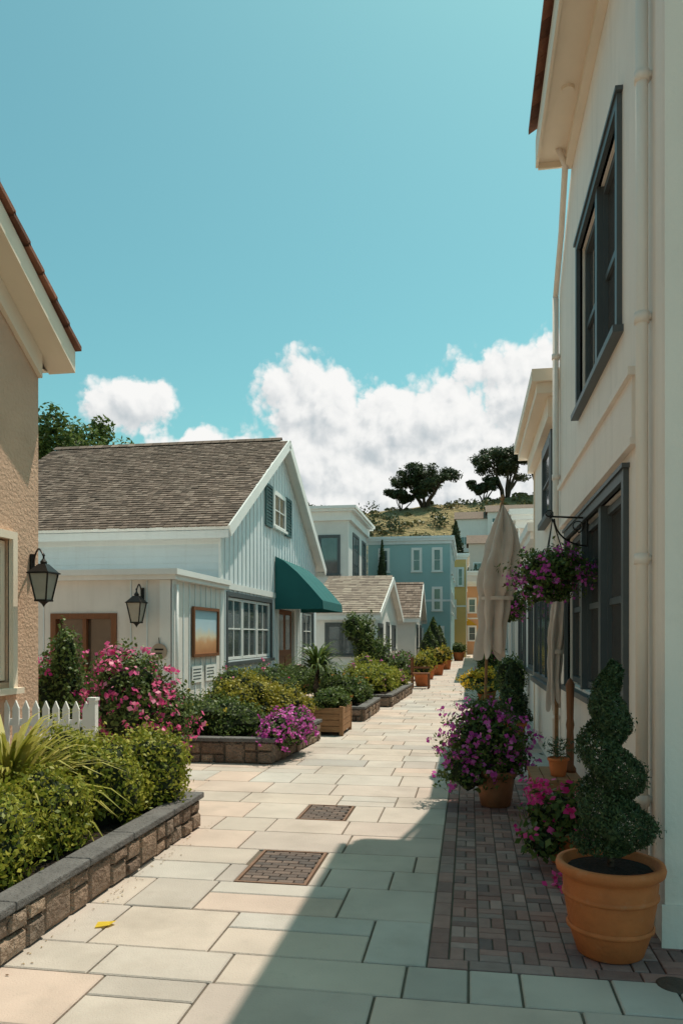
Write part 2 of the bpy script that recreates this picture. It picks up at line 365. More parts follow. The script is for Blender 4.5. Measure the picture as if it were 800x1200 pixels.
def bricks(P,x0,x1,y0,y1,bw=.2,bh=.098,mode=0):
    if mode==0:
        n=int(round((x1-x0)/bw)); m=int(round((y1-y0)/bw)); sx=(x1-x0)/n; sy=(y1-y0)/m
        for i in range(n):
            for j in range(m):
                X=x0+i*sx; Y=y0+j*sy
                for k in range(2):
                    z=random.uniform(-.003,.003)
                    if (i+j)%2: P.slab(X+.003,X+sx-.003,Y+k*sy/2+.003,Y+(k+1)*sy/2-.003,z,-.03,.004)
                    else: P.slab(X+k*sx/2+.003,X+(k+1)*sx/2-.003,Y+.003,Y+sy-.003,z,-.03,.004)
    else:
        j=0;Y=y0
        while Y<y1-.02:
            X=x0-(bw/2 if j%2 else 0)
            while X<x1:
                a=max(X,x0);b=min(X+bw,x1)
                if b-a>.03: P.slab(a+.004,b-.004,Y+.004,min(Y+bh,y1)-.004,random.uniform(-.002,.002),-.03,.004)
                X+=bw
            Y+=bh;j+=1
bricks(P,BX0+.105,1.5,3.84,8.75,.15)
yy=3.84
while yy<8.7: P.slab(BX0+.004,BX0+.098,yy+.004,yy+.196,0,-.03,.004); yy+=.2
xx=BX0
while xx<1.4: P.slab(xx+.004,xx+.196,3.742,3.836,0,-.03,.004); xx+=.2
P.build('brick_paving',None,BRICK)
P=Part()
for q in ins: bricks(P,q[0]+.03,q[1]-.03,q[2]+.03,q[3]-.03,.12,.06,1)
P.build('brick_paving_inset',None,BRICKD)
P=Part()
for q in ins:
    a,b,c,d=q
    P.box(a+.006,b-.006,c+.006,c+.026,-.03,.002);P.box(a+.006,b-.006,d-.026,d-.006,-.03,.002);P.box(a+.006,a+.026,c+.027,d-.027,-.03,.002);P.box(b-.026,b-.006,c+.027,d-.027,-.03,.002)
P.build('inset_border',None,mat('rusty_steel',(.20,.11,.07),.7,10,.2,50,.3))
e=empty('drain_cover'); P=Part(); P.lathe((.93,3.72,.0),[(0,.006),(.075,.006),(.085,.003),(.085,-.01)],28); P.build('lid',e,mat('cast_iron',(.09,.07,.06),.6,20,.2,80,.5,metal=.5),True)
P=Part(); P.add([(-2.02,3.92,.006),(-1.95,3.95,.012),(-1.93,4.0,.02),(-1.98,4.02,.006),(-2.03,3.98,.015)],[(0,1,2,3,4)]); P.build('fallen_leaf',None,F_YEL)
e=empty('leaf_litter'); PP=[]
for i in range(200):
    k=random.random()
    if k<.35: PP.append((-2.19+abs(random.gauss(0,.05)),random.uniform(2.5,6.3),.006))
    elif k<.6: PP.append((.97-abs(random.gauss(0,.15)),random.uniform(3.9,9),.007))
    elif k<.85: PP.append((-2.2+abs(random.gauss(0,.25)),random.uniform(9,16),.006))
    else: PP.append((random.uniform(-3.5,.8),random.uniform(5,16),.006))
leaves('dry_leaves',e,L_LITTER,PP,[(0,0,1)]*len(PP),.02,.010,.12)
# ------------------------------------------------------------------ RIGHT near building
e=empty('white_two_storey_building')
X0=1.0; W=FR((X0,0,0),(0,1,0),(-1,0,0))
uw=(5.42,7.32,3.68,5.15); lw=(5.2,8.2,1.12,2.60)
P=Part()
wall(P,W,4.2,9.0,0,5.5,[uw,lw],.12)
P.quad(W.p(4.2,5.5,0),W.p(7.9,5.5,0),W.p(7.9,6.4,0),W.p(4.2,6.4,0))
P.quad(W.p(7.9,5.5,0),W.p(9,5.5,0),W.p(7.9,6.3,0))
P.quad((X0,9,0),(6,9,0),(6,9,5.5),(X0,9,5.5))
P.quad((X0,9,5.5),(6,9,5.5),(6,7.9,6.3),(X0,7.9,6.3))
P.build('street_wall',e,WARMWALL)
P=Part()
for k in range(43):
    z=k*.15; P.add([(X0+.16,4.2,z+.15),(6,4.2,z+.15),(6,4.185,z),(X0+.16,4.185,z)],[(0,1,2,3)]); P.add([(X0+.16,4.185,z),(6,4.185,z),(6,4.2,z),(X0+.16,4.2,z)],[(0,1,2,3)])
P.build('end_wall_siding',e,WARMWALL)
P=Part(); P.box(X0-.012,X0+.16,4.165,4.199,0,6.38); P.box(X0-.014,X0-.001,4.2,4.36,0,6.38)
P.box(X0-.03,X0+.17,4.15,4.163,.0,.22); P.fbox(W,4.37,8.98,0,.2,.002,.02); 
P.fbox(W,4.9,8.6,2.80,3.18,.002,.03); P.fbox(W,4.86,8.64,3.18,3.23,.002,.06); P.fbox(W,4.86,8.64,2.76,2.80,.002,.045)
P.build('corner_boards_and_bands',e,WARMWALL)
P=Part()
P.box(.68,X0-.001,3.7,7.95,6.36,6.40); P.box(.655,.68,3.68,7.97,6.32,6.60); P.box(.68,X0+.3,7.95,7.975,6.3,6.55); P.box(.93,.999,4.1,7.9,6.24,6.36)
P.lathe((.84,6.9,6.335),[(0,0),(.05,0),(.055,.025)],20)
P.box(X0,5.5,3.7,4.19,6.38,6.42)
P.build('eave_fascia_and_soffit',e,CREAM)
P=Part()
yy=3.6
while yy<7.85:
    for k in range(12):
        x0=.58+k*.3; z0=6.62+k*.2
        P.add([(x0,yy,z0),(x0,yy+.2,z0),(x0+.34,yy+.2,z0+.21),(x0+.34,yy,z0+.21),(x0,yy,z0+.05),(x0+.03,yy+.1,z0+.09),(x0,yy+.2,z0+.05),(x0+.34,yy+.2,z0+.26),(x0+.34,yy+.1,z0+.30),(x0+.34,yy,z0+.26)],
              [(0,1,6,5,4),(0,1,2,3),(4,5,8,9),(5,6,7,8),(0,4,9,3),(1,6,7,2)])
    yy+=.205
P.build('roof_tiles',e,TILE)
P=Part(); P.quad((.66,3.6,6.6),(.66,7.97,6.6),(4.4,7.97,9.1),(4.4,3.6,9.1)); P.quad((1,7.96,6.3),(4.4,7.96,6.3),(4.4,7.96,9.1),(.9,7.96,6.7)); P.quad((1,4.18,6.38),(6,4.18,6.38),(4.4,4.18,9.1)); P.quad((4.4,3.6,9.1),(4.4,8,9.1),(8,8,6.6),(8,3.6,6.6)); P.build('roof_deck',e,CREAM)
Wn=Win()
def sashpair(fr,a0,a1,b0,b1,n,dp):
    wd=(a1-a0)/n
    for i in range(n):
        Wn.add(fr,a0+i*wd+.02,a0+(i+1)*wd-.02,b0+.02,b1-.02,1,2,0,.055,.05,0,False,dp)
        if i: Wn.fr.fbox(fr,a0+i*wd-.05,a0+i*wd+.05,b0,b1,-.1,.01)
sashpair(W,5.42,7.32,3.68,5.15,2,.075); sashpair(W,5.2,8.2,1.12,2.60,3,.075)
for (a0,a1,b0,b1) in (uw,lw):
    t=.07
    Wn.fr.fbox(W,a0-t,a0,b0-.02,b1+t,-.02,.035);Wn.fr.fbox(W,a1,a1+t,b0-.02,b1+t,-.02,.035);Wn.fr.fbox(W,a0,a1,b1,b1+t,-.02,.035)
    Wn.fr.fbox(W,a0-t-.05,a1+t+.05,b0-.07,b0-.022,-.02,.07); Wn.fr.fbox(W,a0-t-.03,a1+t+.03,b1+t+.001,b1+t+.03,-.02,.05)
Wn.build(e,SLATEF,GLASS)
P=Part()
def pipe(y,x,z0,z1):
    P.tube([(x,y,z1),(x,y,z0)],.034,12)
    for z in np.arange(z0+.6,z1,1.35): P.tube([(x,y,z),(x,y,z+.06)],.042,12); P.box(x+.02,X0-.001,y-.02,y+.02,z+.02,z+.05)
pipe(4.52,.95,.05,6.2); P.tube([(.95,4.52,.14),(.94,4.5,.06),(.86,4.42,.04)],.036,12); P.tube([(.95,4.52,6.18),(.88,4.52,6.3),(.74,4.52,6.42)],.034,12)
pipe(8.9,.95,.05,5.4); P.tube([(.95,8.9,5.4),(.95,8.35,5.85),(.93,7.85,6.25),(.85,7.75,6.37)],.03,12)
P.build('downpipes',e,WARMWALL,True)
# ------------------------------------------------------------------ generic flat building
def flatb(name,x0,x1,y0,y1,h,wm,fm,S=(),E=(),Wf=(),corn=.35,cm=None,ch=.35,band=True):
    e=empty(name); P=Part()
    P.quad((x0,y0,0),(x1,y0,0),(x1,y0,h),(x0,y0,h));P.quad((x1,y0,0),(x1,y1,0),(x1,y1,h),(x1,y0,h));P.quad((x0,y0,0),(x0,y1,0),(x0,y1,h),(x0,y0,h));P.quad((x0,y1,0),(x1,y1,0),(x1,y1,h),(x0,y1,h));P.quad((x0,y0,h),(x1,y0,h),(x1,y1,h),(x0,y1,h))
    P.build('walls',e,wm)
    P=Part(); c=corn
    P.box(x0-c,x1+c,y0-c,y1+c,h-.04,h+.10); P.box(x0-c*.8,x1+c*.8,y0-c*.8,y1+c*.8,h-.16,h-.04)
    P.box(x0-c*.35,x1+c*.35,y0-c*.35,y1+c*.35,h-ch,h-.16)
    for (cx,cy) in ((x0,y0),(x1,y0),(x0,y1),(x1,y1)): P.box(cx-.02,cx+.02,cy-.02,cy+.02,0,h-ch)
    if band and h>5: P.box(x0-.03,x1+.03,y0-.03,y1+.03,h*.5-.06,h*.5+.06)
    P.build('cornice_and_trim',e,cm or WHITE)
    Wn=Win()
    fS=FR((x0,y0,0),(1,0,0),(0,-1,0)); fE=FR((x1,y0,0),(0,1,0),(1,0,0)); fW=FR((x0,y0,0),(0,1,0),(-1,0,0))
    for fr,L in ((fS,S),(fE,E),(fW,Wf)):
        for q in L: Wn.add(fr,q[0],q[1],q[2],q[3],*(q[4:6] if len(q)>4 else (1,2)),c=.012)
    Wn.build(e,fm,GLASSL)
    return e
flatb('grey_white_shop',1.0,7,9.03+.28,12.3,4.55,WARMWALL,SLATEF,Wf=[(.3,1.3,3.1,4.0),(.3,2.6,1.0,2.3,3,1)],corn=.30,ch=.4,cm=CREAM,band=False)
P=Part(); P.box(1.0,6,9.0,9.31,0,4.4); P.build('party_wall',None,WARMWALL)
flatb('white_shop',1.15,7,12.75,19,3.3,WHITE,SLATEF,S=[],Wf=[(.6,2.4,1.0,2.2,3,1),(3.6,5.5,1.0,2.2,3,1)],corn=.25)
flatb('cream_shop',1.2,8,19.4,28,4.6,PINKP,WHITE,Wf=[(.8,2,2.9,3.8),(4,5.2,2.9,3.8),(1,3,1,2.2,2,1),(4.5,7,1,2.2,3,1)],S=[(.4,1.4,3.0,3.9)],corn=.25)
flatb('white_shop',1.1,8,28.5,40,5.6,WHITE,SLATEF,Wf=[(1,2,3.3,4.5),(4,5,3.3,4.5),(7,8,3.3,4.5),(1,4,1,2.3,3,1)],S=[(.5,1.6,3.9,4.9)],corn=.3)
flatb('tan_shop',1.5,8,41,58,6.6,PINKP,WHITE,Wf=[(2,3,3.6,5),(6,7,3.6,5),(10,11,3.6,5)],S=[(.6,1.8,4.2,5.5)],corn=.3)
flatb('ochre_building',-4.0,-.25,57.5,66,7.6,YELP,WHITE,S=[(2.45,2.95,5.3,6.6),(3.15,3.5,5.3,6.6),(2.45,2.95,2.9,4.2)],E=[(1,2,5.2,6.5),(4,5,5.2,6.5),(1,2,2.8,4.2),(4,5,2.8,4.2)],corn=.25)
flatb('terracotta_building',-3,.75,67,74,6.2,ORGP,WHITE,S=[(2.9,3.5,3.6,4.8),(2.9,3.5,1.2,2.4)],E=[(1,2,3.2,4.6)],corn=.2)
flatb('cream_building',-2.5,6,78,86,8.0,PINKP,WHITE,S=[(3.2,3.9,2.0,3.4),(4.6,5.4,2.0,3.4),(3.2,3.9,5,6.4),(4.6,5.4,5,6.4)],corn=.3)
flatb('teal_building',-5.95,-1.1,45.3,56,7.35,TEALP,WHITE,S=[(2.65,3.1,5.4,6.7,1,2),(3.85,4.3,5.4,6.7,1,2),(2.65,3.1,3.1,4.4,1,2),(3.85,4.3,3.1,4.4,1,2),(.7,1.2,5.4,6.7,1,2),(2.6,3.2,.5,2.0,1,2),(3.8,4.4,.3,2.1,1,2)],E=[(1.5,2.5,5.4,6.7),(5,6,5.4,6.7),(8,9,5.4,6.7),(1.5,2.5,3,4.3),(5,6,3,4.3)],corn=.22,cm=BLUEW)
e=empty('yellow_awning'); P=Part(); P.add([(-.25,58.5,3.0),(-.25,62,3.0),(.55,62,2.4),(.55,58.5,2.4),(.55,62,2.15),(.55,58.5,2.15),(-.25,58.5,2.4)],[(0,1,2,3),(3,2,4,5),(0,3,6)]); P.build('canvas',e,CANVASY)
e=flatb('grey_two_storey_building',-14,-6,38.1,45,8.0,GREYW,SLATEF,S=[(6.55,7.5,4.7,6.6,1,1),(5,5.9,4.7,6.6,1,1)],E=[(1.5,3.5,4.6,6.9,2,3),(5,6.2,4.6,6.9,2,3)],corn=.45,cm=WHITE,ch=.6)
# ------------------------------------------------------------------ LEFT white gable house
def shingles(P,p0,du,dv,nu,nv,w,h):
    n=du.cross(dv).normalized()
    if n.z<0: n=-n
    for j in range(nv):
        off=random.uniform(0,w); i=-off; T=nu*w
        while i<T:
            ww=w*random.uniform(.6,1.3); a=max(i,0); b=min(i+ww,T)-.006
            if b-a>.02:
                o=p0+dv*(j*h)+n*(.025+random.uniform(0,.008)); sag=random.uniform(-.012,.012)
                q=[o+du*a+dv*sag,o+du*b+dv*sag,o+du*b+dv*(h*1.25)-n*.022,o+du*a+dv*(h*1.25)-n*.022]
                P.add(q+[q[0]-n*.03,q[1]-n*.03],[(0,1,2,3),(0,1,5,4)])
            i+=ww
def gable_house(name,xf,xb,y0,y1,ze,zr,ov,wm,tm,front_open=(),batten=.3,roofm=None,shw=.16,shh=.14):
    e=empty(name); yr=(y0+y1)/2; F=FR((xf,0,0),(0,1,0),(1,0,0))
    P=Part(); wall(P,F,y0,y1,0,ze,front_open,.1); P.quad((xf,y0,ze),(xf,y1,ze),(xf,yr,zr))
    P.quad((xb,y0,0),(xb,y1,0),(xb,y1,ze),(xb,yr,zr),(xb,y0,ze)); P.quad((xb,y1,0),(xf,y1,0),(xf,y1,ze),(xb,y1,ze)); P.quad((xb,y0,0),(xf,y0,0),(xf,y0,ze),(xb,y0,ze))
    P.build('walls',e,wm)
    if batten:
        P=Part(); y=y0+batten
        while y<y1-.1:
            zt=ze+(zr-ze)*(1-abs(y-yr)/(yr-y0))-.12
            segs=[(0,zt)]
            for o in front_open:
                if o[0]-.12<y<o[1]+.12:
                    ns=[]
                    for (a,b) in segs:
                        if a<o[2]-.1: ns.append((a,o[2]-.1))
                        if b>o[3]+.1: ns.append((o[3]+.1,b))
                    segs=ns
            for a,b in segs: P.fbox(F,y-.022,y+.022,a,b,.001,.022)
            y+=batten
        P.build('battens',e,wm)
    sl=math.hypot(yr-y0,zr-ze); dy=(yr-y0)/sl; dz=(zr-ze)/sl
    P=Part(); Q=Part()
    for s in (-1,1):
        ye=y0 if s<0 else y1; dv=Vector((0,-s*dy,dz)); st=Vector((xb-.2,ye,ze))-dv*.3
        n=Vector((0,s*dz,dy)); top=Vector((xb-.2,yr,zr))
        Lr=Vector((xf+ov-(xb-.2),0,0))
        a=st+n*.02; b=top+n*.02
        P.add([a,a+Lr,b+Lr,b,a+n*.08,a+Lr+n*.08,b+Lr+n*.08,b+n*.08],[(0,1,2,3),(4,5,6,7),(0,1,5,4),(1,2,6,5),(0,3,7,4)])
        xo=xf+ov+.002
        Q.add([Vector((xo,0,0))+Vector((0,q.y,q.z)) for q in (st+n*.11,top+n*.11,top-n*.14,st-n*.14)]+[Vector((xo+.03,q.y,q.z)) for q in (st+n*.11,top+n*.11,top-n*.14,st-n*.14)],[(0,1,2,3),(4,5,6,7),(0,1,5,4),(2,3,7,6),(0,3,7,4)])
        Q.add([st+n*.0,st+Lr,st+Lr-Vector((0,0,.16)),st-Vector((0,0,.16)),st+Vector((0,s*.02,0)),st+Lr+Vector((0,s*.02,0)),st+Lr+Vector((0,s*.02,-.16)),st+Vector((0,s*.02,-.16))],[(0,1,2,3),(4,5,6,7),(2,3,7,6),(1,2,6,5)])
    P.build('roof_deck',e,tm); Q.build('rake_and_fascia_boards',e,tm)
    R=Part()
    for s in (-1,1):
        ye=y0 if s<0 else y1; dv=Vector((0,-s*dy,dz)); n=Vector((0,s*dz,dy)); st=Vector((xb-.2,ye,ze))-dv*.33+n*.1
        shingles(R,st,Vector((1,0,0)),dv,(xf+ov-xb+.2)/shw,int((sl+.3)/shh),shw,shh)
    for i in range(int((xf+ov-xb+.2)/.25)):
        x=xb-.2+i*.25; z=zr+.12/dy*1.0
        R.add([(x,yr-.16,z-.06),(x+.27,yr-.16,z-.06),(x+.27,yr,z+.05),(x,yr,z+.05),(x,yr+.16,z-.06),(x+.27,yr+.16,z-.06)],[(0,1,2,3),(3,2,5,4)])
    R.build('roof_shingles',e,roofm or SHING,fix=False)
    return e,F
XF=-5.2
fo=[(16.05,19.75,1.05,2.47),(20.5,22.4,0,2.35),(23.75,25.2,1.15,2.35)]
e,F=gable_house('white_gable_house',XF,-11.7,15.6,25.9,3.95,6.92,.28,BLUEW,WHITE,fo,.32)
Wn=Win()
for i in range(3):
    a=16.05+i*1.233; Wn.add(F,a+.02,a+1.21,1.07,2.45,2,2,0,.06,.03,0,False,.05)
Wn.add(F,23.77,25.18,1.17,2.33,2,2,0,.06,.03,0,False,.05)
Wn.add(F,20.0,21.2,4.55,5.45,2,2,.03,.05,.025,.07,True)
Wn.build(e,WHITE,GLASSL)
P=Part()
for o in (fo[0],fo[2]):
    P.fbox(F,o[0]-.1,o[0],o[2]-.02,o[3]+.1,-.01,.04);P.fbox(F,o[1],o[1]+.1,o[2]-.02,o[3]+.1,-.01,.04);P.fbox(F,o[0],o[1],o[3],o[3]+.1,-.01,.04);P.fbox(F,o[0]-.14,o[1]+.14,o[2]-.1,o[2]-.022,-.01,.09)
P.build('window_surrounds',e,SLATEF)
P=Part(); P.fbox(F,20.38,20.5,0,2.47,-.01,.05);P.fbox(F,22.4,22.52,0,2.47,-.01,.05);P.fbox(F,20.5,22.4,2.35,2.47,-.01,.05);P.fbox(F,15.5,15.66,0,3.8,.002,.05)
P.fbox(F,15.66,25.9,2.62,2.76,.024,.045)
P.box(-11.7,XF-.02,15.575,15.598,3.55,3.75); P.build('trim_boards',e,WHITE)
P=Part(); P.fbox(F,20.52,22.38,.02,2.33,-.1,-.04)
for a in (20.6,21.5): P.fbox(F,a,a+.8,.15,1.0,-.04,-.015)
P.build('door',e,BROWNW)
P=Part(); P.fbox(F,20.7,21.3,1.2,2.2,-.038,-.03); P.fbox(F,21.6,22.2,1.2,2.2,-.038,-.03); P.build('door_glass',e,GLASS)
P=Part()
for a in (19.1,21.28):
    P.fbox(F,a,a+.05,4.45,5.55,.03,.07);P.fbox(F,a+.63,a+.68,4.45,5.55,.03,.07);P.fbox(F,a+.05,a+.63,4.45,4.53,.03,.07);P.fbox(F,a+.05,a+.63,5.47,5.55,.03,.07)
    for k in range(11): P.fbox(F,a+.05,a+.63,4.55+k*.084,4.6+k*.084,.035,.06)
P.build('shutters',e,TEALS)
P=Part()
for k in range(26):
    z=k*.15; P.add([(-11.7,15.598,z+.15),(XF,15.598,z+.15),(XF,15.58,z),(-11.7,15.58,z)],[(0,1,2,3)]); P.add([(-11.7,15.58,z),(XF,15.58,z),(XF,15.598,z),(-11.7,15.598,z)],[(0,1,2,3)])
P.build('clapboards',e,BLUEW)
P=Part(); y0,y1=20.15,23.3
prof=[(0,3.75),(.25,3.62),(.6,3.32),(.95,2.95),(1.3,2.55)]
vs=[];fs=[]
for i,(c,z) in enumerate(prof):
    for k in range(13): vs.append((XF+.03+c,y0+(y1-y0)*k/12,z-.025*math.sin(math.pi*(k%3)/3)*(i>0)))
for i in range(len(prof)-1):
    for k in range(12): fs.append((i*13+k,i*13+k+1,(i+1)*13+k+1,(i+1)*13+k))
P.add(vs,fs)
for yy in (y0,y1): P.add([(XF+.03+c,yy,z) for c,z in prof]+[(XF+1.33,yy,2.32),(XF+.03,yy,2.32)],[tuple(range(7))])
P.quad((XF+1.33,y0,2.55),(XF+1.33,y1,2.55),(XF+1.35,y1,2.32),(XF+1.35,y0,2.32))
P.build('entrance_awning',e,TEALF,fix=False)
A=FR((-9.9,12.66,0),(1,0,0),(0,-1,0)); AE=FR((-5.1,12.66,0),(0,1,0),(1,0,0))
P=Part(); wall(P,A,0,4.8,0,2.72,[(2.55,3.8,0,2.0),(1.7,2.1,.9,2.0)],.1); wall(P,AE,0,2.9,0,2.72,[],.1); P.quad((-9.9,12.66,0),(-9.9,15.55,0),(-9.9,15.55,2.72),(-9.9,12.66,2.72)); P.quad((-9.9,12.66,2.72),(-5.1,12.66,2.72),(-5.1,15.57,2.72),(-9.9,15.57,2.72))
P.build('annex_walls',e,mat('annex_paint',(.76,.70,.65),.6,1.5,.05,25,.15,stain=(1.6,.6,(.55,.49,.43),.4),streak=.2))
P=Part(); P.box(-10.05,-4.93,12.5,15.56,2.66,2.76); P.box(-10,-4.98,12.55,15.56,2.58,2.66); P.box(-5.3,-5.08,12.635,12.658,0,2.575);P.box(-5.098,-5.075,12.635,12.85,0,2.575); P.box(-5.098,-5.08,12.86,15.5,.0,.25)
P.box(-5.098,-5.085,15.3,15.5,.26,2.57)
P.build('annex_roof_edge_and_corner_boards',e,WHITE)
P=Part()
for k in range(1,9): P.fbox(AE,.25+k*.3,.28+k*.3,.26,2.57,.001,.016)
for a in np.arange(.3,2.5,.3): P.fbox(A,a,a+.02,0,2.57,.001,.014)
for a in (4.05,4.35): P.fbox(A,a,a+.02,0,2.57,.001,.014)
P.build('annex_battens',e,BLUEW)
P=Part(); P.fbox(A,2.55,2.65,0,2.0,-.09,.03);P.fbox(A,3.7,3.8,0,2.0,-.09,.03);P.fbox(A,2.65,3.7,1.9,2.0,-.09,.03);P.fbox(A,3.15,3.22,0,1.9,-.08,0);P.fbox(A,2.65,3.7,0,.25,-.08,-.02);P.fbox(A,1.7,2.1,.9,.96,-.09,.03);P.fbox(A,1.7,1.76,.96,2,-.09,.03);P.fbox(A,2.04,2.1,.96,2,-.09,.03);P.build('annex_door_frame',e,BROWNW)
P=Part(); P.fbox(A,2.64,3.71,.2,1.92,-.1,-.09);P.fbox(A,1.75,2.05,.95,2,-.1,-.09);P.build('annex_door_glass',e,GLASSB)
P=Part(); P.tube([(-5.03,12.75,2.5),(-5.03,12.75,.1)],.03,8); P.build('annex_downpipe',e,WHITE,True)
e=empty('framed_landscape_sign'); P=Part(); P.fbox(AE,.95,1.0,1.2,2.15,.02,.07);P.fbox(AE,2.35,2.4,1.2,2.15,.02,.07);P.fbox(AE,1.0,2.35,1.2,1.26,.02,.07);P.fbox(AE,1.0,2.35,2.09,2.15,.02,.07);P.build('frame',e,BROWNW)
P=Part(); P.fbox(AE,1.0,2.35,1.26,2.09,.02,.03); P.build('print',e,ART)
e=empty('paper_notice'); P=Part(); P.fbox(AE,.95,1.5,.72,1.04,.02,.03);P.fbox(AE,1.7,2.3,.72,1.04,.02,.03);P.build('sheets',e,WHITE)
P=Part()
for a0 in (1.0,1.75):
    for k in range(4): P.fbox(AE,a0,a0+.4+.03*(k%2),.78+k*.06,.80+k*.06,.031,.033)
P.build('lettering',e,SLATEF)
e=empty('menu_board'); P=Part(); P.box(-5.80,-5.38,12.61,12.64,.5,1.15); P.build('board',e,SIGNB)
P=Part()
for k in range(7): P.box(-5.74,-5.74+random.uniform(.15,.27),12.603,12.609,.56+k*.075,.575+k*.075)
P.build('lettering',e,SIGNT)
e=empty('round_sign'); P=Part(); 
vs=[(-5.3+.14*math.cos(t),12.60,1.33+.14*math.sin(t)) for t in np.linspace(0,6.283,25)[:-1]]; P.add(vs+[(x,12.63,z) for x,_,z in vs],[tuple(range(24)),tuple(range(24,48))]+[(i,(i+1)%24,24+(i+1)%24,24+i) for i in range(24)]); P.build('disc',e,mat('sign_cream',(.42,.32,.24),.6))
P=Part(); P.box(-5.38,-5.22,12.594,12.599,1.35,1.38);P.box(-5.36,-5.24,12.594,12.599,1.29,1.31);P.tube([(-5.3,12.62,1.47),(-5.3,12.6,1.57)],.008,6);P.build('lettering_and_hook',e,DARKW)
# ------------------------------------------------------------------ lanterns
def lantern(x,y,z,s,wallp):
    e=empty('wall_lantern'); P=Part(); G=Part()
    b=.075*s;t=.13*s;h=.34*s
    cs=[(-1,-1),(1,-1),(1,1),(-1,1)]
    for (i,j) in cs: P.tube([(x+i*b,y+j*b,z-h/2),(x+i*t,y+j*t,z+h/2)],.011*s,5)
    P.box(x-b-.01,x+b+.01,y-b-.01,y+b+.01,z-h/2-.02,z-h/2)
    P.box(x-t-.02,x+t+.02,y-t-.02,y+t+.02,z+h/2,z+h/2+.02*s)
    q=.05*s; za=z+h/2+.02*s; zb=za+.11*s
    P.add([(x+i*(t+.01),y+j*(t+.01),za) for i,j in cs]+[(x+i*q,y+j*q,zb) for i,j in cs],[(0,1,5,4),(1,2,6,5),(2,3,7,6),(3,0,4,7),(4,5,6,7)])
    P.lathe((x,y,zb),[(q*.8,0),(q*.9,.03*s),(q*.3,.07*s),(.012*s,.1*s),(.02*s,.12*s),(0,.15*s)],10)
    P.lathe((x,y,z-h/2-.02),[(b*.9,0),(b*.4,-.03*s),(.015*s,-.05*s),(0,-.08*s)],10)
    bb=b-.004;tt=t-.004
    G.add([(x+i*bb,y+j*bb,z-h/2) for i,j in cs]+[(x+i*tt,y+j*tt,z+h/2) for i,j in cs],[(0,1,5,4),(1,2,6,5),(2,3,7,6),(3,0,4,7)])
    wx,wy=wallp; v=Vector((wx-x,wy-y,0)); pts=[]
    for k in range(13):
        u=k/12; pts.append((x+v.x*u,y+v.y*u,zb+.1*s+.16*s*math.sin(u*math.pi)*1.0-.1*s*u))
    P.tube(pts,.013*s,6)
    P.tube([(wx,wy,zb-.14*s),(wx,wy,zb+.16*s)],.035*s,8)
    P.build('iron_frame',e,DARKW); G.build('glass_panes',e,LAMPG)
lantern(-5.62,12.40,2.0,.95,(-5.62,12.64)); lantern(-4.44,7.50,2.12,.80,(-4.68,7.68))
# ------------------------------------------------------------------ tan building left
e=empty('tan_stucco_building'); XT=-4.7; T=FR((XT,0,0),(0,1,0),(1,0,0))
ye,ze=7.83,4.75; yr=3.2; zr=ze+(ye-yr)*.66; yn=2*yr-ye
P=Part(); wall(P,T,yn,ye,0,ze,[(6.1,7.28,1.12,2.6)],.12); P.quad((XT,yn,ze),(XT,ye,ze),(XT,yr,zr)); P.quad((XT,ye,0),(-10,ye,0),(-10,ye,ze),(XT,ye,ze)); P.quad((XT,yn,0),(-10,yn,0),(-10,yn,ze),(XT,yn,ze)); P.quad((-10,yn,0),(-10,ye,0),(-10,ye,ze),(-10,yr,zr),(-10,yn,ze)); P.build('walls',e,STUCCO)
P=Part(); TLp=Part(); xo=-4.38
for s in (1,-1):
    E0=(yr+s*(ye-yr+.22),ze-.22*.66); R0=(yr,zr)
    P.add([(x,y,z+d) for x in (xo,XT+.001) for (y,z) in (E0,R0) for d in (-.04,.02)],[(0,1,3,2),(4,5,7,6),(0,2,6,4),(1,3,7,5)])
    P.add([(x,y,z+d) for x in (xo-.03,xo) for (y,z) in (E0,R0) for d in (.021,.20)],[(0,1,3,2),(4,5,7,6),(0,2,6,4),(1,3,7,5),(0,1,5,4)])
    P.add([(XT+.001+q,y,z+d) for q in (0,.05) for (y,z) in ((yr+s*(ye-yr),ze),R0) for d in (-.3,-.045)],[(4,5,7,6),(0,2,6,4),(1,3,7,5)])
    P.quad((XT,E0[0],E0[1]-.02),(-10,E0[0],E0[1]-.02),(-10,E0[0],E0[1]+.2),(XT,E0[0],E0[1]+.2)); P.quad((XT,E0[0],E0[1]-.02),(-10,E0[0],E0[1]-.02),(-10,ye if s>0 else yn,E0[1]-.02),(XT,ye if s>0 else yn,E0[1]-.02))
    L=math.hypot(E0[0]-yr,zr-E0[1]); nn=int(L/.3)
    for k in range(nn+1):
        f0=k/nn; f1=min((k+1.12)/nn,1.02); 
        for m_ in range(28):
            x1=xo+.05-m_*.2; x0=x1-.19
            a=(E0[0]+(R0[0]-E0[0])*f0-s*-.05,E0[1]+(R0[1]-E0[1])*f0+.22); b=(E0[0]+(R0[0]-E0[0])*f1+s*.05,E0[1]+(R0[1]-E0[1])*f1+.19)
            TLp.add([(x0,a[0],a[1]),(x1,a[0],a[1]),(x1,b[0],b[1]),(x0,b[0],b[1]),(x0,a[0],a[1]+.05),((x0+x1)/2,a[0],a[1]+.08),(x1,a[0],a[1]+.05),(x1,b[0],b[1]+.05),((x0+x1)/2,b[0],b[1]+.08),(x0,b[0],b[1]+.05)],[(0,1,6,5,4),(4,5,8,9),(5,6,7,8),(1,2,7,6),(0,3,9,4),(0,1,2,3)])
P.build('eave_boards',e,CREAM); TLp.build('roof_tiles',e,TILE)
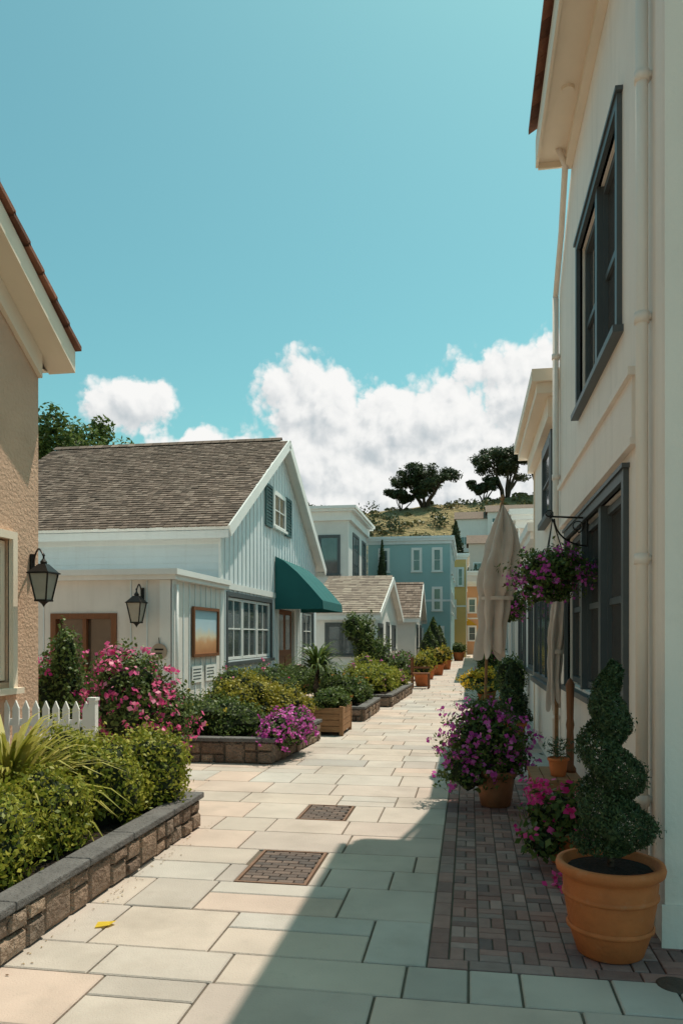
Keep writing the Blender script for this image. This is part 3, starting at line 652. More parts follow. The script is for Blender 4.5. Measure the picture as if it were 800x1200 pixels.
Wn=Win(); Wn.add(T,6.12,7.26,1.14,2.58,2,2,0,.07,.04,0,False,.07); Wn.fr.fbox(T,7.28,7.36,1.06,2.68,-.01,.05);Wn.fr.fbox(T,6.02,6.1,1.06,2.68,-.01,.05);Wn.fr.fbox(T,6.1,7.28,2.6,2.68,-.01,.05);Wn.fr.fbox(T,5.95,7.42,1.0,1.06,-.01,.09); Wn.build(e,CREAM,GLASS)
# ------------------------------------------------------------------ cottages beyond
e,F2=gable_house('white_cottage',-3.45,-5.8,28.0,37.2,2.45,4.0,.25,WHITE,WHITE,[],0,mat('tan_shingle',(.3,.24,.2),.9,5,.15,30,.4,island=[(0,(.20,.15,.12)),(.5,(.28,.215,.17)),(1,(.36,.29,.23))]),.3,.25)
Wn=Win(); Wn.add(F2,29.2,30.6,1.0,2.0,2,1,.01);Wn.add(F2,34.5,35.9,1.0,2.0,2,1,.01);Wn.add(F2,32.1,33.1,.1,2.1,1,2,.01); SS=FR((-5.8,28,0),(1,0,0),(0,-1,0)); Wn.add(SS,.6,1.7,.9,2.0,2,2,.01); Wn.build(e,SLATEF,GLASSL)
e,F3=gable_house('small_shingled_cottage',-2.7,-5.5,38.6,44.2,2.6,4.3,.25,GREYW,WHITE,[],0,SHING,.3,.25)
Wn=Win(); Wn.add(F3,39.6,40.6,1.0,2.1,2,2,.01);Wn.add(F3,42.2,43.2,1.0,2.1,2,2,.01); Wn.build(e,SLATEF,GLASSL)
flatb('cream_bungalow',-20,-12.5,27,36,3.2,GREYW,WHITE,corn=.3)
# ------------------------------------------------------------------ planters (stone)
def stonewall(P,p0,p1,h,courses,thick=.18):
    p0=Vector(p0);p1=Vector(p1);d=(p1-p0);L=d.length;d.normalize();n=Vector((d.y,-d.x,0))
    fr=FR((p0.x,p0.y,0),d,n)
    def stone(x0,x1,z0,z1):
        g=.006; c=.016; q=random.uniform(.002,.022); j=lambda:random.uniform(-.006,.006)
        base=[(x0+g,z0+g),(x1-g,z0+g),(x1-g,z1-g),(x0+g,z1-g)]
        cx=(x0+x1)/2; cz=(z0+z1)/2
        mid=[(x+j()*.5,z+j()*.5) for x,z in base]
        top=[(x+(cx-x)*.16+j(),z+(cz-z)*.22+j()) for x,z in base]
        vs=[fr.p(x,z,-.02) for x,z in base]+[fr.p(x,z,.0) for x,z in mid]+[fr.p(x,z,.014+q) for x,z in top]+[fr.p(cx+j(),cz+j(),.022+q)]
        P.add(vs,[(4,5,9,8),(5,6,10,9),(6,7,11,10),(7,4,8,11),(8,9,12),(9,10,12),(10,11,12),(11,8,12),(0,1,5,4),(1,2,6,5),(2,3,7,6),(3,0,4,7)])
    a=0
    while a<L:
        w_=random.uniform(.16,.34); x1=min(a+w_,L)
        if x1-a<.06: break
        k=random.random()
        if k<.3: stone(a,x1,0,h)
        else:
            m=h*random.uniform(.38,.62); 
            for (z0,z1) in ((0,m),(m,h)):
                if random.random()<.5 and x1-a>.2:
                    xm=a+(x1-a)*random.uniform(.38,.62); stone(a,xm,z0,z1); stone(xm,x1,z0,z1)
                else: stone(a,x1,z0,z1)
        a=x1
def planter(name,x0,x1,y0,y1,h,courses=2,skew=0):
    e=empty(name); P=Part(); B=Part(); C=Part()
    c=[(x0,y0,0),(x1,y0,0),(x1+skew,y1,0),(x0,y1,0)]
    for i in range(4): stonewall(P,c[i],c[(i+1)%4],h-.05,courses)
    B.add([(x0+.01,y0+.01,0),(x1-.01,y0+.01,0),(x1+skew-.01,y1-.01,0),(x0+.01,y1-.01,0),(x0+.01,y0+.01,h-.052),(x1-.01,y0+.01,h-.052),(x1+skew-.01,y1-.01,h-.052),(x0+.01,y1-.01,h-.052)],[(0,1,5,4),(1,2,6,5),(2,3,7,6),(3,0,4,7)])
    cw=.17; o=.035; g=.003
    def cap(ax,ay,bx,by,nx,ny):
        d=Vector((bx-ax,by-ay,0)); L=d.length; d.normalize(); s=0
        while s<L-.01:
            w_=min(random.uniform(.5,.9),L-s)
            if L-s-w_<.2: w_=L-s
            p=Vector((ax,ay,0))+d*(s+g); q=Vector((ax,ay,0))+d*(s+w_-g); n=Vector((nx,ny,0))*cw; z=h+random.uniform(-.002,.002)
            vs=[(*(v.xy),zz) for zz in (h-.05,z) for v in (p,q,q+n,p+n)]
            C.add(vs,[(0,1,2,3),(4,5,6,7),(0,1,5,4),(1,2,6,5),(2,3,7,6),(3,0,4,7)]); s+=w_
    cap(x1+o,y0-o,x1+skew+o,y1+o,-1,0); cap(x0-o,y0-o,x0-o,y1+o,1,0)
    cap(x0-o+cw+.002,y0-o,x1+o-cw-.002,y0-o,0,1); cap(x0-o+cw+.002,y1+o,x1+skew+o-cw-.002,y1+o,0,-1)
    P.build('stone_facing',e,STONE); B.build('mortar',e,GROUT); o_=C.build('cap_stones',e,CAP)
    bv=o_.modifiers.new('bevel','BEVEL'); bv.width=.01; bv.segments=2
    S=Part(); g2=10
    vs=[];fs=[]
    for j in range(g2+1):
        for i in range(g2+1):
            u=i/g2;v=j/g2; X=x0+.1+(x1-x0+skew*v-.2)*u; Y=y0+.1+(y1-y0-.2)*v
            vs.append((X,Y,h-.07+.03*noise.noise(Vector((X*3,Y*3,0)))))
    for j in range(g2):
        for i in range(g2): fs.append((j*(g2+1)+i,j*(g2+1)+i+1,(j+1)*(g2+1)+i+1,(j+1)*(g2+1)+i))
    S.add(vs,fs); S.build('soil_bed',e,SOIL,True)
    return e
planter('stone_planter',-4.65,-2.25,1.2,6.2,.28)
planter('stone_planter',-4.6,-2.42,9.3,11.6,.32,2,.15)
planter('stone_planter',-3.4,-1.95,14.2,16.4,.28,2,.03)
planter('stone_planter',-3.3,-1.75,17.2,21.5,.28,2,.15)
bush('boxwood_hedge',[((-2.84,3.95,.42),(.42,.50,.36)),((-2.74,4.6,.42),(.34,.34,.32)),((-3.1,3.1,.40),(.5,.5,.38)),((-3.6,4.0,.40),(.4,.5,.34))],L_LIME,.04,1.1,amp=.2,corek=.82)
bush('boxwood_hedge',[((-2.72,5.40,.46),(.34,.36,.37)),((-2.58,5.92,.48),(.34,.33,.36)),((-3.25,5.85,.45),(.4,.36,.40))],L_LIME,.04,1.1,amp=.18,corek=.82)
e=empty('golden_flax_plant'); blades('strap_leaves',e,L_SPIKE,(-3.2,4.95,.35),380,.92,.05,droop=.72)
core(e,(-3.2,4.95,.45),(.22,.22,.2))
bush('green_shrub',[((-4.1,5.4,.45),(.45,.5,.34)),((-4.2,4.5,.4),(.35,.5,.3))],L_GREEN,.05)
e=empty('picket_fence'); P=Part(); x=-4.72
while x<-3.8:
    P.add([(x,7.2,.08),(x+.07,7.2,.08),(x+.07,7.2,.86),(x+.035,7.2,.94),(x,7.2,.86),(x,7.222,.08),(x+.07,7.222,.08),(x+.07,7.222,.86),(x+.035,7.222,.94),(x,7.222,.86)],[(0,1,2,3,4),(5,6,7,8,9),(0,4,9,5),(1,2,7,6),(3,4,9,8),(2,3,8,7)]); x+=.11
P.box(-4.68,-3.78,7.225,7.25,.3,.37);P.box(-4.68,-3.78,7.225,7.25,.68,.75); P.box(-3.77,-3.70,7.19,7.26,0,.95); P.box(-3.78,-3.69,7.18,7.27,.95,.98)
P.build('pickets_and_rails',e,WHITE)
bush('rose_bush',[((-3.75,8.1,.88),(.42,.42,.52)),((-3.48,8.3,.6),(.36,.35,.45)),((-4.15,8.4,.6),(.3,.4,.45)),((-3.95,8.2,1.15),(.28,.3,.3))],L_GREEN,.055,.75,F_PINK,42,.065,amp=.38,corek=.66)
bush('rose_bush',[((-4.95,8.7,.85),(.38,.45,.55)),((-5.6,9.0,.8),(.4,.45,.5))],L_GREEN,.055,.75,F_HOT,12,.055,amp=.38,corek=.66)
bush('leafy_shrub',[((-6.3,9.5,.7),(.5,.5,.55)),((-4.75,8.5,1.35),(.16,.2,.36))],L_GREEN,.06,.7,amp=.4,corek=.6)
bush('mounding_shrub',[((-3.35,9.95,.45),(.62,.42,.33)),((-4.0,10.2,.45),(.5,.5,.34))],L_GREEN,.05,.9,F_YEL,5,.03,amp=.3)
bush('golden_shrub',[((-3.2,10.9,.62),(.55,.5,.40)),((-3.0,11.4,.55),(.4,.4,.34)),((-2.6,11.1,.5),(.3,.4,.3))],L_YEL,.05,.9,amp=.32)
bush('bougainvillea',[((-2.42,9.62,.34),(.26,.33,.26)),((-2.30,10.15,.38),(.22,.38,.26))],L_GREEN,.04,.6,F_MAG,150,.045,amp=.35)
def woodbox(x0,x1,y0,y1,h,lm,fl=None,fn=0,ph=.35):
    e=empty('wooden_planter_box'); P=Part(); n=4
    for k in range(n):
        z0=.06+k*(h-.06)/n; z1=.06+(k+1)*(h-.06)/n-.008
        P.box(x0+.03,x1-.03,y0,y0+.02,z0,z1);P.box(x0+.03,x1-.03,y1-.02,y1,z0,z1);P.box(x0,x0+.02,y0+.03,y1-.03,z0,z1);P.box(x1-.02,x1,y0+.03,y1-.03,z0,z1)
    for (a,b) in ((x0-.01,y0-.01),(x1-.05,y0-.01),(x0-.01,y1-.05),(x1-.05,y1-.05)): P.box(a,a+.06,b,b+.06,0,h+.02)
    P.build('slatted_box',e,WOOD); S=Part(); S.box(x0+.021,x1-.021,y0+.021,y1-.021,.1,h-.04); S.build('soil_bed',e,SOIL)
    bush('x',[(((x0+x1)/2,(y0+y1)/2,h+ph*.45),((x1-x0)*.55,(y1-y0)*.52,ph))],lm,.05,.9,fl,fn,.045,parent=e,amp=.3)
woodbox(-2.5,-2.0,12.1,13.0,.45,L_GREEN,None,0,.2); woodbox(-2.9,-2.55,11.95,12.8,.3,L_YEL,None,0,.2)
e=empty('cordyline_palm'); P=Part(); P.tube([(-2.9,14.6,.2),(-2.93,14.6,.6),(-2.9,14.6,.95)],.07,8,.05); P.build('trunk',e,BARK,True); blades('fronds',e,L_GREEN,(-2.9,14.6,.95),190,.80,.05,droop=.9)
bush('shrub_border',[((-2.5,15.2,.5),(.5,.5,.32)),((-2.4,16.0,.45),(.4,.4,.3)),((-3.0,15.7,.6),(.4,.5,.4))],L_GREEN,.06,.9,F_ORG,4,.04,amp=.3)
bush('shrub_border',[((-2.3,18,.55),(.5,.8,.38)),((-2.2,19.6,.5),(.45,.8,.4)),((-2.8,20.6,.6),(.5,.7,.45)),((-2.0,21.0,.4),(.35,.5,.3))],L_LIME,.07,.9,F_MAG,3,.05,amp=.3)
bush('silver_shrub',[((-4.2,13.5,.5),(.5,.6,.5)),((-4.4,16.5,.45),(.5,1.0,.5)),((-4.3,18.8,.45),(.5,1.0,.45))],L_GREEN,.07,.8,F_PINK,3,.05,amp=.3)
bush('climbing_vine',[((-3.3,24.3,1.3),(.40,.5,1.0)),((-3.0,24.6,.8),(.5,.6,.7)),((-3.6,23.8,1.8),(.3,.4,.5))],L_GREEN,.09,.8,amp=.4,corek=.66)
bush('garden_shrubs',[((-2.4,26,.5),(.6,.9,.5)),((-2.2,27.8,.45),(.5,.9,.45)),((-2.6,29.5,.5),(.5,.8,.5))],L_GREEN,.09,.8,F_MAG,2,.06,amp=.3)
# ------------------------------------------------------------------ pots
def pot(P,x,y,r,h,z=0):
    P.lathe((x,y,z),[(0,0),(r*.66,0),(r*.70,.01),(r*.80,h*.35),(r*.90,h*.8),(r*.91,h*.82),(r*.93,h*.83),(r*1.0,h*.84),(r*1.03,h*.87),(r*1.03,h*.97),(r*1.0,h),(r*.90,h),(r*.88,h*.9),(0,h*.9)],40)
e=empty('potted_spiral_topiary'); P=Part(); X,Y=.70,4.06; r=.245;h=.46
P.lathe((X,Y,0),[(0,0),(r*.62,0),(r*.66,.008),(r*.80,h*.25),(r*.90,h*.55),(r*.95,h*.80),(r*.93,h*.84),(r*.96,h*.86),(r*1.07,h*.90),(r*1.09,h*.95),(r*1.06,h),(r*.95,h),(r*.92,h*.9),(0,h*.88)],56)
for zz,rr in ((.14,.845),(.30,.935)): P.lathe((X,Y,0),[(r*rr-.004,zz-.014),(r*rr+.006,zz-.006),(r*rr+.006,zz+.006),(r*rr-.002,zz+.014)],56)
P.build('terracotta_pot',e,TERRA,True)
P=Part(); P.lathe((X,Y,0),[(0,.435),(.2,.428),(.228,.40)],24,lambda t,z:1+.02*math.sin(5*t)); P.build('soil',e,SOIL,True)
P=Part(); P.tube([(X,Y,.40),(X+.02,Y,.8),(X-.01,Y,1.2),(X,Y,1.4)],.018,8,.008); P.build('trunk',e,BARK,True)
PP=[];NN=[]; H0,H1=.50,1.46
for i in range(30000):
    t=random.random()**1.15; z=H0+(H1-H0)*t; R=.175*(1-t)**.6+.02; R*= .5+.5*min(1,t/.08+.3)
    a=random.uniform(0,6.283); ph=(a/6.283+ t*3.6)%1.0; k=max(0,math.sin(ph*math.pi))**.9
    nn_=1+.28*noise.noise(Vector((math.cos(a)*3,math.sin(a)*3,z*9)))
    zz=z+ (ph-.5)*.05
    rr=R*(.20+.95*k)*nn_*(1-abs(random.gauss(0,.13))+(random.random()<.07)*.14); cx=.02*math.sin(t*7)
    PP.append((X+cx+rr*math.cos(a),Y+rr*math.sin(a),zz)); NN.append((math.cos(a),math.sin(a),.9-ph*1.6))
leaves('foliage',e,L_DARK,PP,NN,.022,.009,.7)
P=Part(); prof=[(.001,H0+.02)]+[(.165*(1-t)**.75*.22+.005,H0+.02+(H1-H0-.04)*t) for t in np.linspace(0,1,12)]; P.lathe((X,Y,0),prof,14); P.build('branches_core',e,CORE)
e=empty('potted_bougainvillea'); P=Part(); pot(P,.24,7.40,.20,.34); P.build('copper_pot',e,COPPER,True)
bush('x',[((.15,7.45,.58),(.40,.36,.30)),((.00,7.35,.32),(.26,.26,.24)),((.34,7.45,.42),(.22,.24,.24)),((.15,7.55,.82),(.22,.22,.16))],L_GREEN,.045,.7,F_MAG,70,.048,parent=e,amp=.45,corek=.62)
PP=[(.15+random.gauss(0,.14),7.5+random.gauss(0,.12),random.uniform(.85,1.14)) for _ in range(400)]; leaves('tall_sprigs',e,L_GREEN,PP,[(0,0,1)]*400,.055,.012)
e=empty('potted_pink_geranium'); P=Part(); pot(P,.66,5.62,.13,.22); P.build('pot',e,TERRA,True)
bush('x',[((.62,5.6,.33),(.25,.24,.18)),((.50,5.45,.17),(.15,.15,.13))],L_GREEN,.065,.75,F_HOT,24,.055,parent=e,amp=.45,corek=.6)
PP=np.array([(.60+random.gauss(0,.05),5.05+random.gauss(0,.10),.012+random.random()*.05) for _ in range(60)]); leaves('fallen_blossom',e,F_HOT,PP,[(0,0,1)]*60,.04,.03)
PP=np.array([(.46+random.gauss(0,.06),5.5+random.gauss(0,.08),.44+random.random()*.16) for _ in range(90)]); leaves('blossom_cluster',e,F_HOT,PP,[(0,0,1)]*90,.045,.035)
e=empty('potted_conifer'); P=Part(); pot(P,.62,11.5,.20,.34); P.build('terracotta_pot',e,TERRA,True)
PP=[];NN=[]
for i in range(7000):
    t=random.random()**1.3; a=random.uniform(0,6.283); R=.25*(1-t)**.8*(1+.15*math.sin(a*5+t*20))+.02; rr=R*(1-abs(random.gauss(0,.2)))
    PP.append((.62+rr*math.cos(a),11.5+rr*math.sin(a),.36+t*.85)); NN.append((math.cos(a),math.sin(a),.4))
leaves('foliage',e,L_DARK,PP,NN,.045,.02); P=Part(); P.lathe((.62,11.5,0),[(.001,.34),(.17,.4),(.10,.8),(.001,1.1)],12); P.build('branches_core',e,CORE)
e=empty('potted_yellow_flowers'); P=Part(); pot(P,.42,19.6,.28,.36); P.build('pot',e,TERRA,True); bush('x',[((.35,19.3,.45),(.50,.45,.30))],L_GREEN,.06,.7,F_YEL,80,.08,parent=e,amp=.3)
e=empty('potted_shrub'); P=Part(); pot(P,.8,15.6,.22,.4); P.build('pot',e,TERRA,True); bush('x',[((.8,15.6,.75),(.32,.32,.45))],L_GREEN,.06,.8,None,parent=e,amp=.3)
for (x,y,r,h,lm,fl) in ((-1.5,24.5,.26,.4,L_YEL,None),(-1.5,28.5,.24,.4,L_LIME,None),(-1.3,31.5,.3,.45,L_YEL,F_ORG),(-1.1,37,.26,.45,L_YEL,F_YEL),(.6,24,.3,.5,L_GREEN,F_PINK),(.6,30,.3,.5,L_GREEN,None),(-.7,50,.4,.55,L_GREEN,None)):
    e=empty('potted_shrub'); P=Part(); pot(P,x,y,r,h); P.build('pot',e,TERRA,True); bush('x',[((x,y,h+.25),(r*1.2,r*1.2,.36))],lm,.09,.8,fl,8,.07,parent=e,amp=.35)
bush('garden_shrubs',[((-1.9,33.5,.45),(.45,.8,.5)),((-1.7,36,.4),(.4,.7,.45)),((-1.5,40,.45),(.4,.9,.5)),((-1.4,43,.5),(.4,.8,.55))],L_LIME,.1,.8,F_YEL,3,.08,amp=.35)
def cypress(x,y,z,h,r,lm=L_DARK,L=.14,n=2600,name='cypress_tree'):
    e=empty(name); P=Part(); P.tube([(x,y,z),(x,y,z+h*.5)],r*.16,6,r*.05); P.build('trunk',e,BARK)
    PP=[];NN=[]
    for i in range(n):
        t=random.random(); a=random.uniform(0,6.283); R=r*(math.sin(min(1,t*3+.25)*1.57))*(1-t**2.2)*(1+.18*math.sin(a*4+t*15)); rr=R*(1-abs(random.gauss(0,.2)))
        PP.append((x+rr*math.cos(a),y+rr*math.sin(a),z+h*(.08+.92*t))); NN.append((math.cos(a),math.sin(a),.4))
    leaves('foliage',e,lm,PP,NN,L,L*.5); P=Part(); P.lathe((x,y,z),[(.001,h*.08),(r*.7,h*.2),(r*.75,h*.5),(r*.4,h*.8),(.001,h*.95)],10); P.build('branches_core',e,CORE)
cypress(-5.05,44.75,0,7.2,.52)
for (x,y,h,r) in ((-2.0,38.5,2.0,.6),(-1.9,41,2.6,.6),(-1.7,44,2.2,.5),(.8,34,2.2,.4)): cypress(x,y,0,h,r,L_GREEN,.12,1500,'clipped_shrub')
# ------------------------------------------------------------------ hanging baskets
COIR=mat('coir',(.12,.07,.04),1,20,.3,60,1)
def basket(x,y,z,r,ztop,wallx,fl=F_MAG):
    e=empty('hanging_flower_basket'); P=Part()
    for k in range(3):
        a=k*2.094; P.tube([(x+r*.45*math.cos(a),y+r*.45*math.sin(a),z),(x,y,ztop)],.005,4)
    P.tube([(wallx,y,ztop+.0),(x-.02,y,ztop+.02)],.009,6); P.tube([(wallx,y,ztop-.25),(wallx,y,ztop+.08)],.011,6)
    pts=[(wallx-(wallx-x)*.95*math.sin(u*1.57),y,ztop-.24+.24*(1-math.cos(u*1.57))) for u in np.linspace(0,1,9)]; P.tube(pts,.008,6)
    pts=[(x-.03+.035*math.cos(u)*(1-u/14),y,ztop+.045+.035*math.sin(u)*(1-u/14)) for u in np.linspace(-1.5,7,22)]; P.tube(pts,.006,5)
    pts=[(wallx-.08+.05*math.cos(u)*(1-u/14),y,ztop-.07+.05*math.sin(u)*(1-u/14)) for u in np.linspace(-1.5,7,22)]; P.tube(pts,.006,5)
    P.build('iron_bracket_and_chains',e,DARKW)
    P=Part(); P.lathe((x,y,z),[(0,-r*.55),(r*.25,-r*.5),(r*.45,-r*.25),(r*.5,0),(r*.46,0),(0,-.03)],18); P.build('coir_liner',e,COIR)
    bush('x',[((x,y,z+.04),(r,r*.95,r*.62)),((x-.04,y,z-.12),(r*.75,r*.75,r*.5)),((x+r*.3,y+.02,z+.1),(r*.55,r*.5,r*.4))],L_GREEN,.045,.7,fl,55,.038,parent=e,amp=.5,corek=.58)
basket(.71,6.9,2.12,.33,2.62,X0); basket(.66,13.0,2.05,.29,2.5,1.15)
# ------------------------------------------------------------------ patio umbrella (closed), hanging fabric built in the same shape
def umbrella(x,y,ztop,zb,r,lean,m=CANVAS,base=True,name='closed_umbrella_shape'):
    e=empty(name); P=Part(); P.tube([(x,y,0),(x+lean*.2,y,ztop*.6),(x+lean,y,ztop+.03)],.02,10); P.lathe((x+lean,y,ztop+.02),[(.02,0),(.03,.02),(.02,.05),(0,.08)],8); P.build('pole',e,WOOD,True)
    if base:
        P=Part(); P.lathe((x,y,0),[(0,.0),(.22,.0),(.22,.06),(.05,.09),(.035,.25),(0,.25)],24); P.build('base',e,DARKW,True)
    P=Part(); seg=96; rows=34; vs=[];fs=[]; H=ztop-zb
    for j in range(rows):
        t=j/(rows-1); z=ztop-H*t
        env=r*(math.sin(min(t/.45,1)*1.57)*1.0 if t<.45 else 1-.42*((t-.45)/.55)**1.1)
        env*=1-.16*math.exp(-((t-.68)/.05)**2)
        if t>.85: env*=1+.35*(t-.85)/.15
        cx=x+lean*(z/ztop)+.03*math.sin(t*5)
        for i in range(seg):
            a=2*math.pi*i/seg; fold=.70+.24*math.cos(a*7+2.2*math.sin(t*3.1)+.9*math.sin(a*2+1))+.26*noise.noise(Vector((math.cos(a)*2.2,math.sin(a)*2.2,t*4)))+.1*noise.noise(Vector((math.cos(a)*6,math.sin(a)*6,t*9)))
            dz=-(.16*abs(math.cos(a*3.5))+.05*math.sin(a*2))*max(0,(t-.7)/.3)
            vs.append((cx+env*fold*math.cos(a),y+env*fold*math.sin(a),z+dz))
    for j in range(rows-1):
        for i in range(seg): k=(i+1)%seg; fs.append((j*seg+i,j*seg+k,(j+1)*seg+k,(j+1)*seg+i))
    P.add(vs,fs); P.build('folded_canopy',e,m,True)
    P=Part(); zt=zb+H*.32; P.lathe((x+lean*(zt/ztop)+.02,y,zt-.02),[(r*.70,0),(r*.72,.02),(r*.70,.045)],24); P.build('tie_strap',e,m,True)
umbrella(.17,9.5,3.22,1.50,.27,.22)
umbrella(.90,8.35,2.35,1.0,.11,0,CANVAS,True)  # hanging patterned fabric by the lower windows, modelled as a small closed umbrella
e=empty('small_wooden_table'); P=Part(); x0,x1,y0,y1=.50,.90,6.35,7.0
for k in range(4): P.box(x0+k*.1,x0+k*.1+.092,y0,y1,.42,.445)
P.box(x0+.02,x1-.02,y0+.03,y0+.05,.35,.419);P.box(x0+.02,x1-.02,y1-.05,y1-.03,.35,.419)
for a in (x0+.01,x1-.06):
    for b in (y0+.015,y1-.065): P.box(a,a+.045,b,b+.05,0,.418)
P.box(x0+.02,x0+.045,y0+.07,y1-.07,.12,.16);P.box(x1-.05,x1-.02,y0+.07,y1-.07,.12,.16)
P.build('table_frame',e,WOOD)
e=empty('small_terracotta_pot'); P=Part(); pot(P,.72,6.55,.085,.15,.446); P.build('pot',e,TERRA,True)
PP=[];NN=[]
for i in range(200): PP.append((.72+random.gauss(0,.05),6.55+random.gauss(0,.05),.6+random.random()*.16)); NN.append((0,0,1))
leaves('dry_sprigs',e,L_DARK,PP,NN,.06,.012)
e=empty('carved_wooden_post'); P=Part(); P.lathe((.84,6.75,.446),[(0,0),(.05,0),(.05,.03),(.03,.06),(.035,.2),(.028,.35),(.036,.4),(.028,.45),(.034,.7),(.04,.74),(.02,.78),(0,.8)],14); P.build('post',e,BROWNW,True)
e=empty('wooden_chair'); P=Part(); x,y=-1.75,23.2
for a in (0,.5):
    for b in (0,.5): P.box(x+a,x+a+.05,y+b,y+b+.05,0,.45 if a else .95)
for k in range(5): P.box(x,x+.55,y+k*.11,y+k*.11+.095,.451,.475)
for k in range(3): P.box(x-.015,x,y,y+.55,.55+k*.14,.64+k*.14)
P.box(x,x+.55,y-.02,y,.62,.66);P.box(x,x+.55,y+.55,y+.57,.62,.66); P.build('slats_and_legs',e,BROWNW)
# ------------------------------------------------------------------ hill
def hz(x,y):
    t=(y-82)/70; t=max(0,min(1,t)); s=t*t*(3-2*t)
    base=24.5+3.5*math.sin(x*.021+.6)+ (x*.035 if x>0 else -x*.01)
    return s*base+ (s*2.2*noise.noise(Vector((x*.05,y*.05,0)))+s*.8*noise.noise(Vector((x*.2,y*.2,3)))) -.3*(1-s)-.1
vs=[];fs=[];nx,ny=120,60
for j in range(ny+1):
    for i in range(nx+1):
        x=-220+440*i/nx; y=78+220*(j/ny)**1.3; vs.append((x,y,hz(x,y)))
for j in range(ny):
    for i in range(nx): fs.append((j*(nx+1)+i,j*(nx+1)+i+1,(j+1)*(nx+1)+i+1,(j+1)*(nx+1)+i))
P=Part(); P.add(vs,fs); P.build('hill',None,HILLM,True)
e=empty('hillside_scrub'); PP=[];NN=[]
for i in range(620):
    y=random.uniform(92,160); x=random.uniform(-75,45); z=hz(x,y); r=random.uniform(.4,1.7)
    n=60; D=RNG.normal(0,1,(n,3)); D/=np.linalg.norm(D,axis=1,keepdims=True); D[:,2]=np.abs(D[:,2])
    PP.append(np.array((x,y,z))+D*np.array((r,r,r*.7))*RNG.uniform(.6,1,(n,1))); NN.append(D)
leaves('shrub_foliage',e,L_OLIVE,np.vstack(PP),np.vstack(NN),.5,.35)
e=empty('hillside_trees'); PP=[];NN=[]
for i in range(90):
    y=random.uniform(90,135) if i%3 else random.uniform(140,158); x=random.uniform(-60,30); 
    if y>136: x=random.uniform(-75,-22)
    z=hz(x,y); r=random.uniform(.9,2.2)
    n=150; D=RNG.normal(0,1,(n,3)); D/=np.linalg.norm(D,axis=1,keepdims=True)
    PP.append(np.array((x,y,z+r*.9))+D*np.array((r,r,r*1.1))*RNG.uniform(.45,1.1,(n,1))); NN.append(D)
leaves('tree_foliage',e,L_PINE,np.vstack(PP),np.vstack(NN),.5,.32)
def flat_tree(name,x,y,z,h,wd,seed,lm=L_PINE,L=.5,fill=1.0,flat=.28,gap=1.0,low=.5,nb=5):
    random.seed(seed); e=empty(name); P=Part(); PP=[];NN=[]
    tops=[]
    for k in range(nb):
        a=6.283*k/nb+random.uniform(-.4,.4); bx=x+random.uniform(-.03,.03)*wd; 
        rad=wd*random.uniform(.14,.34); u=rad/(wd*.34)
        ex=x+math.cos(a)*rad; ey=y+math.sin(a)*rad*.7; ez=z+h*(random.uniform(low,low+.22)+.12*(1-u))
        P.tube([(bx,y,z-.8),(x+(ex-x)*.3,y+(ey-y)*.3,z+h*.22),(x+(ex-x)*.7,y+(ey-y)*.7,(z+h*.22+ez)/2),(ex,ey,ez)],h*.035,6,h*.012)
        for q in range(4):
            a2=random.uniform(0,6.283); fx=ex+math.cos(a2)*wd*.16; fy=ey+math.sin(a2)*wd*.13; fz=min(z+h*.95,ez+random.uniform(.02,.25)*h)
            P.tube([(ex,ey,ez),((ex+fx)/2,(ey+fy)/2,(ez+fz)/2+.1),(fx,fy,fz)],h*.012,5,h*.004); tops.append((fx,fy,fz))
    for (a,b,c) in tops:
        for q in range(3):
            r=wd*random.uniform(.05,.11)*gap; cx=a+random.gauss(0,wd*.05);cy=b+random.gauss(0,wd*.05);cz=c+random.gauss(0,h*.04)
            n=int(190*fill); D=RNG.normal(0,1,(n,3)); D/=np.linalg.norm(D,axis=1,keepdims=True)
            PP.append(np.array((cx,cy,cz))+D*np.array((r,r,r*flat*1.6))*RNG.uniform(.4,1.15,(n,1))); NN.append(D*.5+np.array((0,0,.8)))
    P.build('trunk_and_limbs',e,BARK,True); leaves('crown_foliage',e,lm,np.vstack(PP),np.vstack(NN),L,L*.5)
def az2(a,d): a=math.radians(a); return d*math.sin(a),d*math.cos(a)
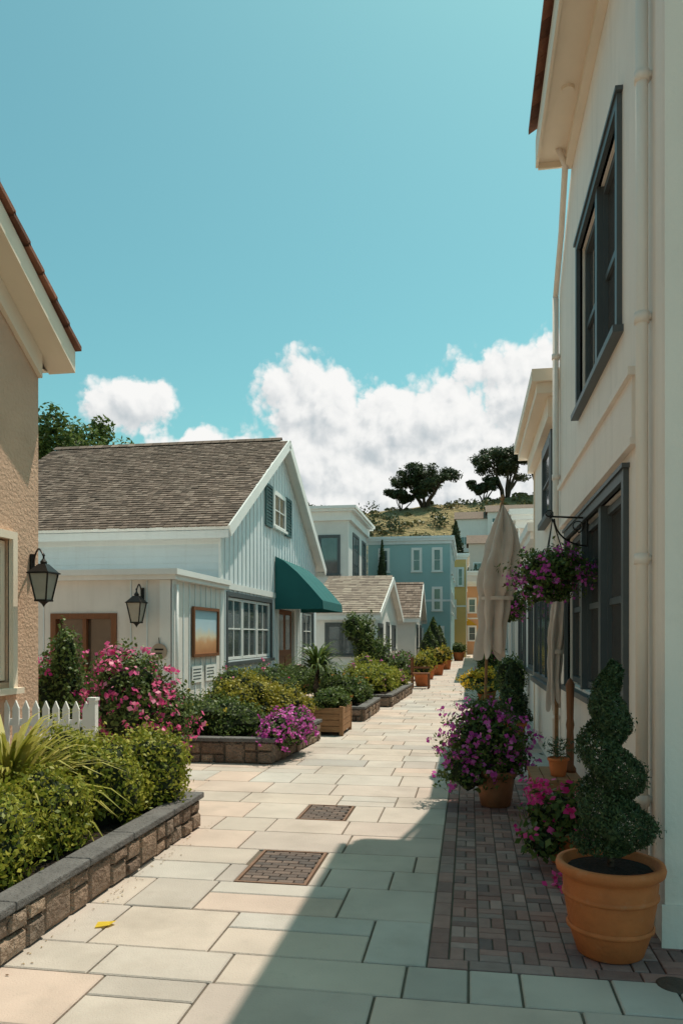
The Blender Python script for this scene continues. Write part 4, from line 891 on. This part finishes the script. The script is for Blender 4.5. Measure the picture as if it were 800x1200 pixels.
for (a,d,h,wd,sd,nb) in ((-3.3,148,9.5,14,3,7),(-5.0,146,5,8,5,4),(2.6,150,12,14,9,8),(5.0,146,13,13,12,7),(1.0,148,6,8,14,4),(-11.3,150,5,10,15,5),(-13.0,148,5,9,16,5)):
    x,y=az2(a,d); flat_tree('monterey_cypress',x,y,hz(x,y)-.8,h,wd,sd,flat=.34,gap=1.15,low=.38,nb=nb)
x,y=az2(-1.0,112); cypress(x,y,hz(x,y)-1.0,8.5,1.3,L_PINE,.5,1500)
flat_tree('pine_tree',-19.5,31.5,0,12.3,8.5,21,L_GREEN,.26,2.4,.8,1.25)
flat_tree('pine_tree',-23,33,0,11.2,9,22,L_PINE,.26,2.2,.8,1.25)
def hhouse(x,y,w_,d,h,wm,name='hillside_house'):
    e=empty(name); z=hz(x,y)-1.5; h+=1.5; P=Part()
    P.box(x-w_/2,x+w_/2,y-d/2,y+d/2,z-2,z+h); P.build('walls',e,wm)
    P=Part(); P.add([(x-w_/2-.3,y-d/2-.3,z+h),(x+w_/2+.3,y-d/2-.3,z+h),(x+w_/2+.3,y+d/2+.3,z+h),(x-w_/2-.3,y+d/2+.3,z+h),(x-w_/2-.3,y,z+h+1.5),(x+w_/2+.3,y,z+h+1.5)],[(0,1,5,4),(3,2,5,4),(0,3,4),(1,2,5),(0,1,2,3)]); P.build('roof',e,SHING)
    Wn=Win(); fr=FR((x-w_/2,y-d/2,z),(1,0,0),(0,-1,0)); n=max(2,int(w_/2.2))
    for i in range(n):
        for lv in range(int(h//2.9)):
            a=(i+.28)*w_/n; Wn.add(fr,a,a+w_/n*.45,lv*2.8+1.5,lv*2.8+2.8,2,1,.02,.08,.05,.1)
    Wn.build(e,WHITE,GLASSL)
for (a,d,w_,dd,h,wm) in ((2.9,122,7,6,5,WHITE),(5.0,112,6,6,5.5,GREYW),(1.2,112,5,5,4,PINKP),(-1.6,92,5,5,5,YELP),(-4.5,98,6,5,4,GREYW),(-7,94,6,6,4,WHITE),(8,105,8,7,5,PINKP),(3.9,104,6,5,5,WHITE),(.2,122,5,5,4,WHITE),(-11,95,7,6,4,PINKP),(-16,98,7,6,4,WHITE)):
    x,y=az2(a,d); hhouse(x,y,w_,dd,h,wm)
